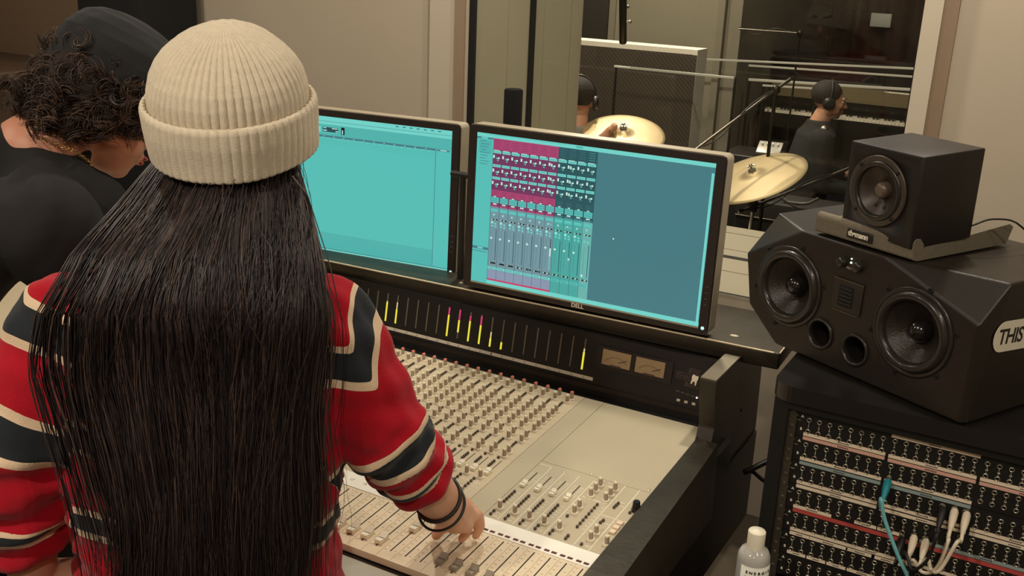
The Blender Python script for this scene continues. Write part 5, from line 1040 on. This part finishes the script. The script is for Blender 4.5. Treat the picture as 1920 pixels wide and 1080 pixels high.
# long straight hair
LG = [(296, 296), (226, 380), (142, 470), (84, 580), (82, 700), (112, 840), (146, 980), (160, 1100), (168, 1200)]
RG = [(552, 296), (574, 400), (590, 500), (602, 600), (604, 720), (598, 850), (588, 960), (580, 1060), (576, 1180)]
KG = [1.37, 1.275, 1.215, 1.20, 1.245, 1.275, 1.305, 1.335, 1.37]
def hair_path(t, ly, end, jx_, clump):
    """t across the back, ly layer depth, end length fraction"""
    pts = []
    n_ = len(LG); m_ = int(max(4, end*(n_-1)*3)); jit = A(*rng.normal(size=3))
    for j in range(m_+1):
        u = end*(n_-1)*j/m_; i = min(int(u), n_-2); w = u-i
        ly_ = [LG[i][k]*(1-w)+LG[i+1][k]*w for k in (0, 1)]; ry_ = [RG[i][k]*(1-w)+RG[i+1][k]*w for k in (0, 1)]; kk = KG[i]*(1-w)+KG[i+1]*w
        ct_ = clump; tt = t+(ct_-t)*.35*min(1, u/6)+.022*math.sin(u*1.1+clump*6.28)*min(1, u/3)+.008*math.sin(u*2.7+clump*31)*min(1, u/3)+jx_*u*.006+.004*math.sin(u*3.1+jit[0]*3)
        x = ly_[0]*(1-tt)+ry_[0]*tt; y = ly_[1]*(1-tt)+ry_[1]*tt
        kk += (.075*(2*tt-1)**2*(1.25 if u < 1.5 else 1) if tt > .5 else (.094*(2*tt-1)**2*max(0, 1-u/2)+min(1, u/2)*(.02*(2*tt-1)**2-.055*(.5-tt))))-ly*.028+.0035*math.sin(u*2.3+clump*20)
        pts.append(P(x, y, kk))
    return np.array(pts)
paths, rad = [], []
for i in range(8200):
    cl = rng.integers(0, 70); cc = (cl*.6180339) % 1
    t = np.clip(rng.normal(cc, .035) if rng.random() < .75 else rng.random(), -.015, 1.015)
    if (t < .15 and rng.random() < .88) or (t < .27 and rng.random() < .45): continue
    if t > .93 and rng.random() < .35: continue
    end = min(1, .56+.46*rng.random()**.75) if t > .22 else .72+.28*rng.random()
    paths.append(hair_path(t, rng.random()-.25, end, rng.normal(), cc if abs(cc-t) < .15 else t)); rad.append(.0006+.0004*rng.random())
hm_ = strands_mesh(paths, rad); hairm = hair_mat('long_dark_hair', [(28, 22, 23), (38, 31, 32), (54, 43, 42), (88, 70, 60)], .48)
place(hm_, 'hair', hairm, wom)
paths = []
for i in range(80):
    t = .06+.94*rng.random() if i % 3 else .97+.05*rng.random(); q_ = hair_path(t, .9+.8*rng.random(), .35+.6*rng.random(), rng.normal()*3, rng.random()); w_ = wobble(q_, .006, 14, i); paths.append(q_+np.outer(w_, RT))
for i in range(26):
    r_ = rng.random(); p0 = P(548+6*r_, 330+14*r_, 1.30); paths.append(np.array(spline([p0, P(566+8*r_, 356+8*r_, 1.30), P(580+3*r_, 400, 1.31), P(572+8*r_, 455+10*r_, 1.31)], 14)))
place(strands_mesh(paths, [.00045]*80+[.0009]*26), 'loose_hair_lock', hairm, wom)
# two black bracelets
for i, (o_, r_, th_) in enumerate(((.060, .0345, .0032), (.072, .037, .0021))):
    ax = (wrR-elR)/np.linalg.norm(wrR-elR); c_ = wrR-ax*(.022-.016*i); T = frame(c_, np.cross(ax, A(0, 0, 1)), ax); m = MB()
    ring = [(T@A(r_*math.cos(a), r_*1.02*math.sin(a)+.004*i, .006*math.sin(a+1), 1))[:3] for a in np.linspace(0, 2*math.pi, 41)]; m.tube(ring, th_, 8, cap=False); tag(m.build('bracelet', black, wom))

# ---- man at the left, bowed over the console
az = math.radians(15); MFh = A(math.sin(az), math.cos(az), 0); MRh = A(math.cos(az), -math.sin(az), 0)
man = thing('person', 'person in black shirt and dark beanie with curly brown hair, head bowed, at left', 'person', (-1.62, .78, FL))
mh = P(203, 188, 1.72); bow = math.radians(38); MF = MFh*math.cos(bow)-A(0, 0, 1)*math.sin(bow); MU = A(0, 0, 1)*math.cos(bow)+MFh*math.sin(bow); 
m = MB(); mq_, MM = head_shapes(m, mh, MF, MU, 1.04)
nb = P(66, 292, 1.69); limb(m, [mh-MF*.02-MU*.03, (mh+nb)/2+A(0, 0, .0), nb], [.060, .060, .070])
ub = nb+A(-.05, -.08, -.06); mid = A(-1.63, .84, -.62); hip_ = A(-1.62, .72, -.93)
loft(m, [(nb+A(0, 0, -.01), MRh*.07, MFh*.06), (ub, MRh*.17, MFh*.10), (ub*.6+mid*.4, MRh*.18, MFh*.12), (mid, MRh*.165, MFh*.115), (hip_, MRh*.17, MFh*.13)])
sR, sL = nb+MRh*.165+A(-.02, -.05, -.075), nb-MRh*.19+A(-.02, -.05, -.06)
eR = A(-1.36, 1.16, -.70); wR2 = A(-1.42, 1.33, -.865); eL = A(-1.90, 1.02, -.66); wL2 = A(-1.80, 1.27, -.88)
limb(m, [sR, eR, wR2], [.052, .040, .028]); limb(m, [sL, eL, wL2], [.052, .040, .028])
for w_ in (wR2, wL2):
    pm = w_+MFh*.06+A(0, 0, -.022); limb(m, [w_, pm], [.026, .020])
    for i in range(4): k0 = pm+MRh*(.026-.017*i)+MFh*.02; finger(m, k0, k0+MFh*.025+A(0, 0, .003), k0+MFh*.048+A(0, 0, -.004), k0+MFh*.06+A(0, 0, -.010), .0090-.0004*i)
    limb(m, [w_, pm+MRh*.034*(-1 if w_ is wR2 else 1), pm+MRh*.05*(-1 if w_ is wR2 else 1)+MFh*.03+A(0, 0, -.008)], [.016, .012, .0095], 10)
for sx in (-1, 1): hp = hip_+MRh*sx*.09; kn_ = hp+A(0, .03, -.38); an = kn_+A(0, -.03, -.36); limb(m, [hp, kn_, an], [.085, .058, .042]); cap(m, an+A(0, 0, -.02), an+MFh*.16+A(0, 0, -.035), .036, .030)
place(blob(m, .0045, 5), 'body', skin_mat('skin_rosy', (200, 138, 108), None), man); face_details(man, mq_, MM, 1.04)
m = MB(); nk_ = nb+(mh-nb)*.10
nc = P(84, 272, 1.69); cap(m, nc-MRh*.055-A(0, 0, .03), sL, .055, .07)
loft(m, [(nc, MRh*.080-A(0, 0, .022), MFh*.066+A(0, 0, .02)), (nb+A(-.008, -.022, -.006), MRh*.128-A(0, 0, .01), MFh*.088), (nb+A(-.035, -.06, -.04), MRh*.180, MFh*.118), (ub+A(0, 0, -.015), MRh*.195, MFh*.122), (ub*.6+mid*.4, MRh*.205, MFh*.145), (mid, MRh*.195, MFh*.145), (hip_+A(0, 0, -.04), MRh*.195, MFh*.155)])
limb(m, [P(-40, 295, 1.66), P(0, 300, 1.66), P(60, 320, 1.655), P(125, 350, 1.65), P(180, 388, 1.66)], [.062, .056, .047, .046, .05])
for s_, e_ in ((sR, eR), (sL, eL)): limb(m, [nb*.4+s_*.6+A(0, 0, -.012), s_, s_*.35+e_*.65], [.070, .080, .072], 18)
tsh = blob(m, .006, 10, 'shirt'); Vt = verts_of(tsh).astype(float); bm_ = bmesh.new(); bm_.from_mesh(tsh); bm_.normal_update(); Nt = np.array([v.normal[:] for v in bm_.verts]); bm_.free(); set_verts(tsh, Vt+Nt*wobble(Vt, .0028, 16, 8)[:, None])
place(tsh, 'shirt', mat('black_cotton', (24, 22, 21), .9, var=.15, bump=.2, bscale=500), man)
m = MB(); loft(m, [(hip_, MRh*.18, MFh*.14), (hip_+A(0, 0, -.10), MRh*.18, MFh*.13)])
for sx in (-1, 1): hp = hip_+MRh*sx*.09; kn_ = hp+A(0, .03, -.38); an = kn_+A(0, -.03, -.32); limb(m, [hp, kn_, an], [.096, .072, .062])
place(blob(m, .009, 4), 'trousers', mat('dark_denim', (30, 32, 38), .9), man)
# beanie of smooth dark cloth, slouched
SU = MU*.93+MFh*.25; SU /= np.linalg.norm(SU); mr = np.cross(MF, MU)
bprof = [(0, .93), (-.003, .97), (.001, .995), (.012, 1.0), (.035, 1.01), (.058, .975), (.078, .89), (.095, .76), (.107, .58), (.114, .35), (.117, .12), (.117, .02)]
beanie(man, mh+MU*.022-MF*.004, MU-MF*.10, mr, .092, .114, .116, mat('charcoal_cloth', (27, 27, 27), .85, var=.15, scale=25, bump=.15), .004, 0, 0, 'beanie', bprof, 120, 4, (0, -.012))
# curls at the nape and over the ear
paths, rad = [], []
cm = np.stack([mr, MF/np.linalg.norm(MF), MU], 1)
for i in range(680):
    a = rng.uniform(-2.75, .12) if rng.random() < .97 else rng.uniform(-3.0, .2); u0 = rng.uniform(-.080, .040); r0 = .084+.026*rng.random()
    if u0 < -.06 and abs(a+1.57) > 1.0: continue
    if a > -.35 and u0 < -.03: continue
    base = mh+cm@(A(math.cos(a)*r0*.92, math.sin(a)*r0*1.22+.012, u0)); outv = cm@A(math.cos(a), math.sin(a), -.35); outv /= np.linalg.norm(outv)
    L_ = rng.uniform(.03, .055); cr_ = rng.uniform(.008, .015); tn = rng.uniform(.8, 1.6); ph0 = rng.random()*6.28; e1 = np.cross(outv, MU); e1 /= np.linalg.norm(e1); e2 = np.cross(outv, e1); dr0 = outv*.55-A(0, 0, 1)*.45+A(*rng.normal(size=3))*.35; dr0 /= np.linalg.norm(dr0)
    e1 = np.cross(dr0, FW); e1 /= np.linalg.norm(e1); e2 = np.cross(dr0, e1)
    for s_ in range(9):
        off = A(*rng.normal(size=3))*.0035; uu = np.linspace(0, 1, 16)
        paths.append(np.array([base-outv*.02+off+dr0*L_*x_+cr_*min(1, x_*2.2)*(math.cos(ph0+tn*6.28*x_)*e1+math.sin(ph0+tn*6.28*x_)*e2) for x_ in uu])); rad.append(.00085)
place(strands_mesh(paths, rad), 'curly_hair', hair_mat('curly_brown_hair', [(30, 21, 17), (44, 31, 24), (62, 45, 34), (112, 84, 62)], .5), man)
m = MB()
for i in range(5):     # dark under-hair cap so that the scalp does not show
    pass
m.ball(mh-MF*.030*1.0+MU*.0, 1.0, 0, n=24, sc=(.086, .092, .088), R=MM); place(blob(m, .006, 3, 'hair_cap'), 'hair_roots', mat('hair_root_brown', (40, 28, 21), .9, var=.3, bump=.6), man)
# neck chain
goldm = mat('chain_gold', (190, 150, 90), .3, 1.0); m = MB(); cp = spline([P(22, 236, 1.66), P(60, 250, 1.640), P(100, 268, 1.625), P(140, 284, 1.625), P(176, 310, 1.64)], 40)
for i in range(0, 40):
    d = cp[i+1]-cp[i]; L_ = np.linalg.norm(d); d = d/L_; T = frame((cp[i]+cp[i+1])/2, d, np.cross(d, FW) if i % 2 else FW); ring = [(T@A(L_*.75*math.cos(a), .0022*math.sin(a), 0, 1))[:3] for a in np.linspace(0, 2*math.pi, 9)]; m.tube(ring, .0007, 5, cap=False)
m.build('neck_chain', goldm, man)

# ---- drummer and seated musician in the live room
def far_person(label, headc, face_az, cloth, pose, beard=None, hat=None):
    F_ = A(math.sin(face_az), math.cos(face_az), -.1); t = thing('person', label, 'person', (headc[0], headc[1], LF)); m = MB(); qq, MMx = head_shapes(m, headc, F_, A(0, 0, 1), 1.0)
    Fh = A(math.sin(face_az), math.cos(face_az), 0); Rh = A(math.cos(face_az), -math.sin(face_az), 0); n0 = headc-A(0, 0, .145)-Fh*.045; limb(m, [headc-A(0, 0, .04), n0], [.055, .06]); pel = A(headc[0], headc[1], max(LF+.52, headc[2]-.68))-Fh*.10
    tr = lambda g: [(n0, Rh*(.08+g), Fh*(.06+g)), (n0-A(0, 0, .05), Rh*(.16+g), Fh*(.09+g)), ((n0+pel)/2, Rh*(.165+g), Fh*(.115+g)), (pel, Rh*(.17+g), Fh*(.13+g))]
    loft(m, tr(0)); S_ = {s: n0+Rh*s*.18-A(0, 0, .07) for s in (1, -1)}; hands = pose(headc, Fh, Rh, S_)
    for s, (e_, w_, h_) in hands.items():
        limb(m, [S_[s], e_, w_], [.05, .038, .027]); pm = w_+(h_-w_)*.6; limb(m, [w_, pm], [.026, .020]); side = np.cross((h_-w_)/np.linalg.norm(h_-w_), A(0, 0, 1)); side /= np.linalg.norm(side)+1e-9; dd_ = (h_-w_)/np.linalg.norm(h_-w_)
        for i in range(4): k0 = pm+side*(.026-.017*i); finger(m, k0, k0+dd_*.03, k0+dd_*.048+A(0, 0, -.014), k0+dd_*.04+A(0, 0, -.030), .0095)
        limb(m, [w_, pm-side*.03, pm-side*.035+dd_*.03+A(0, 0, -.012)], [.016, .012, .010], 8)
    knees = {}
    for s in (1, -1): k_ = pel+Fh*.42+Rh*s*.14; an = A(k_[0], k_[1], LF+.08)+Fh*.02; limb(m, [pel+Rh*s*.08, k_, an], [.085, .06, .042]); cap(m, an-A(0, 0, .04), an+Fh*.15-A(0, 0, .045), .036, .03); knees[s] = (k_, an)
    place(blob(m, .006, 4), 'body', skin_mat('skin_warm2', (206, 152, 120), None), t); face_details(t, qq, MMx)
    m = MB(); loft(m, [(n0+A(0, 0, .03), Rh*.075, Fh*.066), (n0-A(0, 0, .01), Rh*.105, Fh*.08)]+tr(.026)[1:])
    for s, (e_, w_, h_) in hands.items(): limb(m, [S_[s], e_]+([e_*.25+w_*.75] if cloth[1] else []), [.074, .058]+([.045] if cloth[1] else [])) if cloth[1] else limb(m, [S_[s], S_[s]*.4+e_*.6], [.074, .066])
    place(blob(m, .008, 6), 'shirt', mat(*cloth[0]), t)
    m = MB(); loft(m, [(pel+A(0, 0, .03), Rh*.18, Fh*.14), (pel-A(0, 0, .07), Rh*.17, Fh*.13)]); [limb(m, [pel+Rh*s*.08, knees[s][0], knees[s][1]+A(0, 0, .05)], [.095, .075, .06]) for s in (1, -1)]; place(blob(m, .010, 4), 'trousers', mat('dark_denim', (30, 32, 38), .9), t)
    m = MB(); m.ball(qq(0, -.020, .045), 1.0, 0, n=22, sc=(.083, .096, .084), R=MMx); place(blob(m, .006, 3), 'hair', mat('short_dark_hair', (40, 32, 26), .8, var=.3, bump=.6), t)
    m = MB(); m.tube([qq(.093*math.cos(a), -.005, .01+.125*math.sin(a)) for a in np.linspace(0, math.pi, 21)], .006); 
    for sx in (-1, 1): m.lathe([(.036, -.012), (.040, 0), (.036, .016), (.02, .02)], 20, 0, frame(qq(sx*.088, -.008, -.004), MMx[:, 2], MMx[:, 0]*sx))
    tag(m.build('headphones', mat('headphone_black', (34, 31, 28), .35), loc=headc), 'black headphones worn by the '+hat, 'headphones')
    st = thing('drum_stool', 'round dark stool under the '+hat, 'stool', (pel[0], pel[1], LF)); m = MB(); zs = pel[2]-.14; m.lathe([(.16, 0), (.17, .02), (.17, .05), (.15, .06)], 28, 0, frame((pel[0], pel[1], zs-.06), (1, 0, 0), (0, 0, 1))); m.build('seat', black, st); m = MB(); m.tube([(pel[0], pel[1], LF+.05), (pel[0], pel[1], zs-.05)], .02); m.build('pole', hm, st)
    for k in range(3): a = 2.1*k; m = MB(); m.tube([(pel[0], pel[1], LF+.2), (pel[0]+.22*math.cos(a), pel[1]+.22*math.sin(a), LF+.012)], .011); m.build('leg', hm, st)
    return t
dh = aty(1084, 190, 4.95)
def pose_d(h, F_, R_, S_):
    hit = crashc+hr*(-.05)-hz*.03+A(0, 0, .05); w = aty(1128, 264, 4.82); w = blend(w, hit, .2); return {1: (blend(S_[1], w, .55)+A(0, -.03, -.06), w, hit), -1: (S_[-1]+A(-.08, .05, -.26), S_[-1]+A(0.0, .30, -.30), S_[-1]+A(0.02, .38, -.30))}
far_person('person drumming in headphones and a pale shirt, half hidden by the window reveal', dh, math.radians(-25), (('pale_grey_shirt', (150, 146, 136), .9), True), pose_d, hat='drummer half hidden by the window reveal')
gh = aty(1553, 190, 6.6)
def pose_g(h, F_, R_, S_): return {1: (S_[1]+A(0, -.02, -.27)+F_*.05, S_[1]+F_*.30+A(0, 0, -.30), S_[1]+F_*.38+A(0, 0, -.30)), -1: (S_[-1]+A(0, .02, -.27), S_[-1]+F_*.27+A(0, 0, -.26), S_[-1]+F_*.35+A(0, 0, -.26))}
far_person('person seated in black long sleeves and headphones, face turned right in profile', gh, math.radians(68), (('black_jersey', (34, 33, 31), .9), True), pose_g, hat='seated person in black at the far end')
# drums below the sill line of the drummer
def drum(label, c, r, h, nrm=(0, 0, 1)):
    t = thing('drum', label, 'drum', (c[0], c[1], LF), 'drums of the kit'); T = frame(c, (1, 0, 0), nrm)
    m = MB(); m.lathe([(r, -h), (r, 0)], 36, 0, T); m.build('shell', mat('drum_shell', (96, 60, 36), .3, coat=.4), t)
    m = MB(); m.lathe([(r*.98, .001), (r*.98, .004)], 36, 0, T); m.build('drum_head', mat('drum_skin', (214, 206, 188), .6), t)
    m = MB(); m.tube([(T@A((r+.004)*math.cos(a), (r+.004)*math.sin(a), .002, 1))[:3] for a in np.linspace(0, 2*math.pi, 37)], .006, 6, cap=False); m.build('hoop', chrome, t)
    for k in range(3): a = 2.1*k+.5; m = MB(); m.tube([(c[0]+r*math.cos(a), c[1]+r*math.sin(a), c[2]-h*.6), (c[0]+(r+.1)*math.cos(a), c[1]+(r+.1)*math.sin(a), LF+.01)], .009); m.build('leg', chrome, t)
drum('snare drum in front of the drummer', (-1.66, 4.97, LF+.66), .17, .14); drum('floor tom at the right of the kit', (-1.95, 4.40, LF+.62), .2, .38)
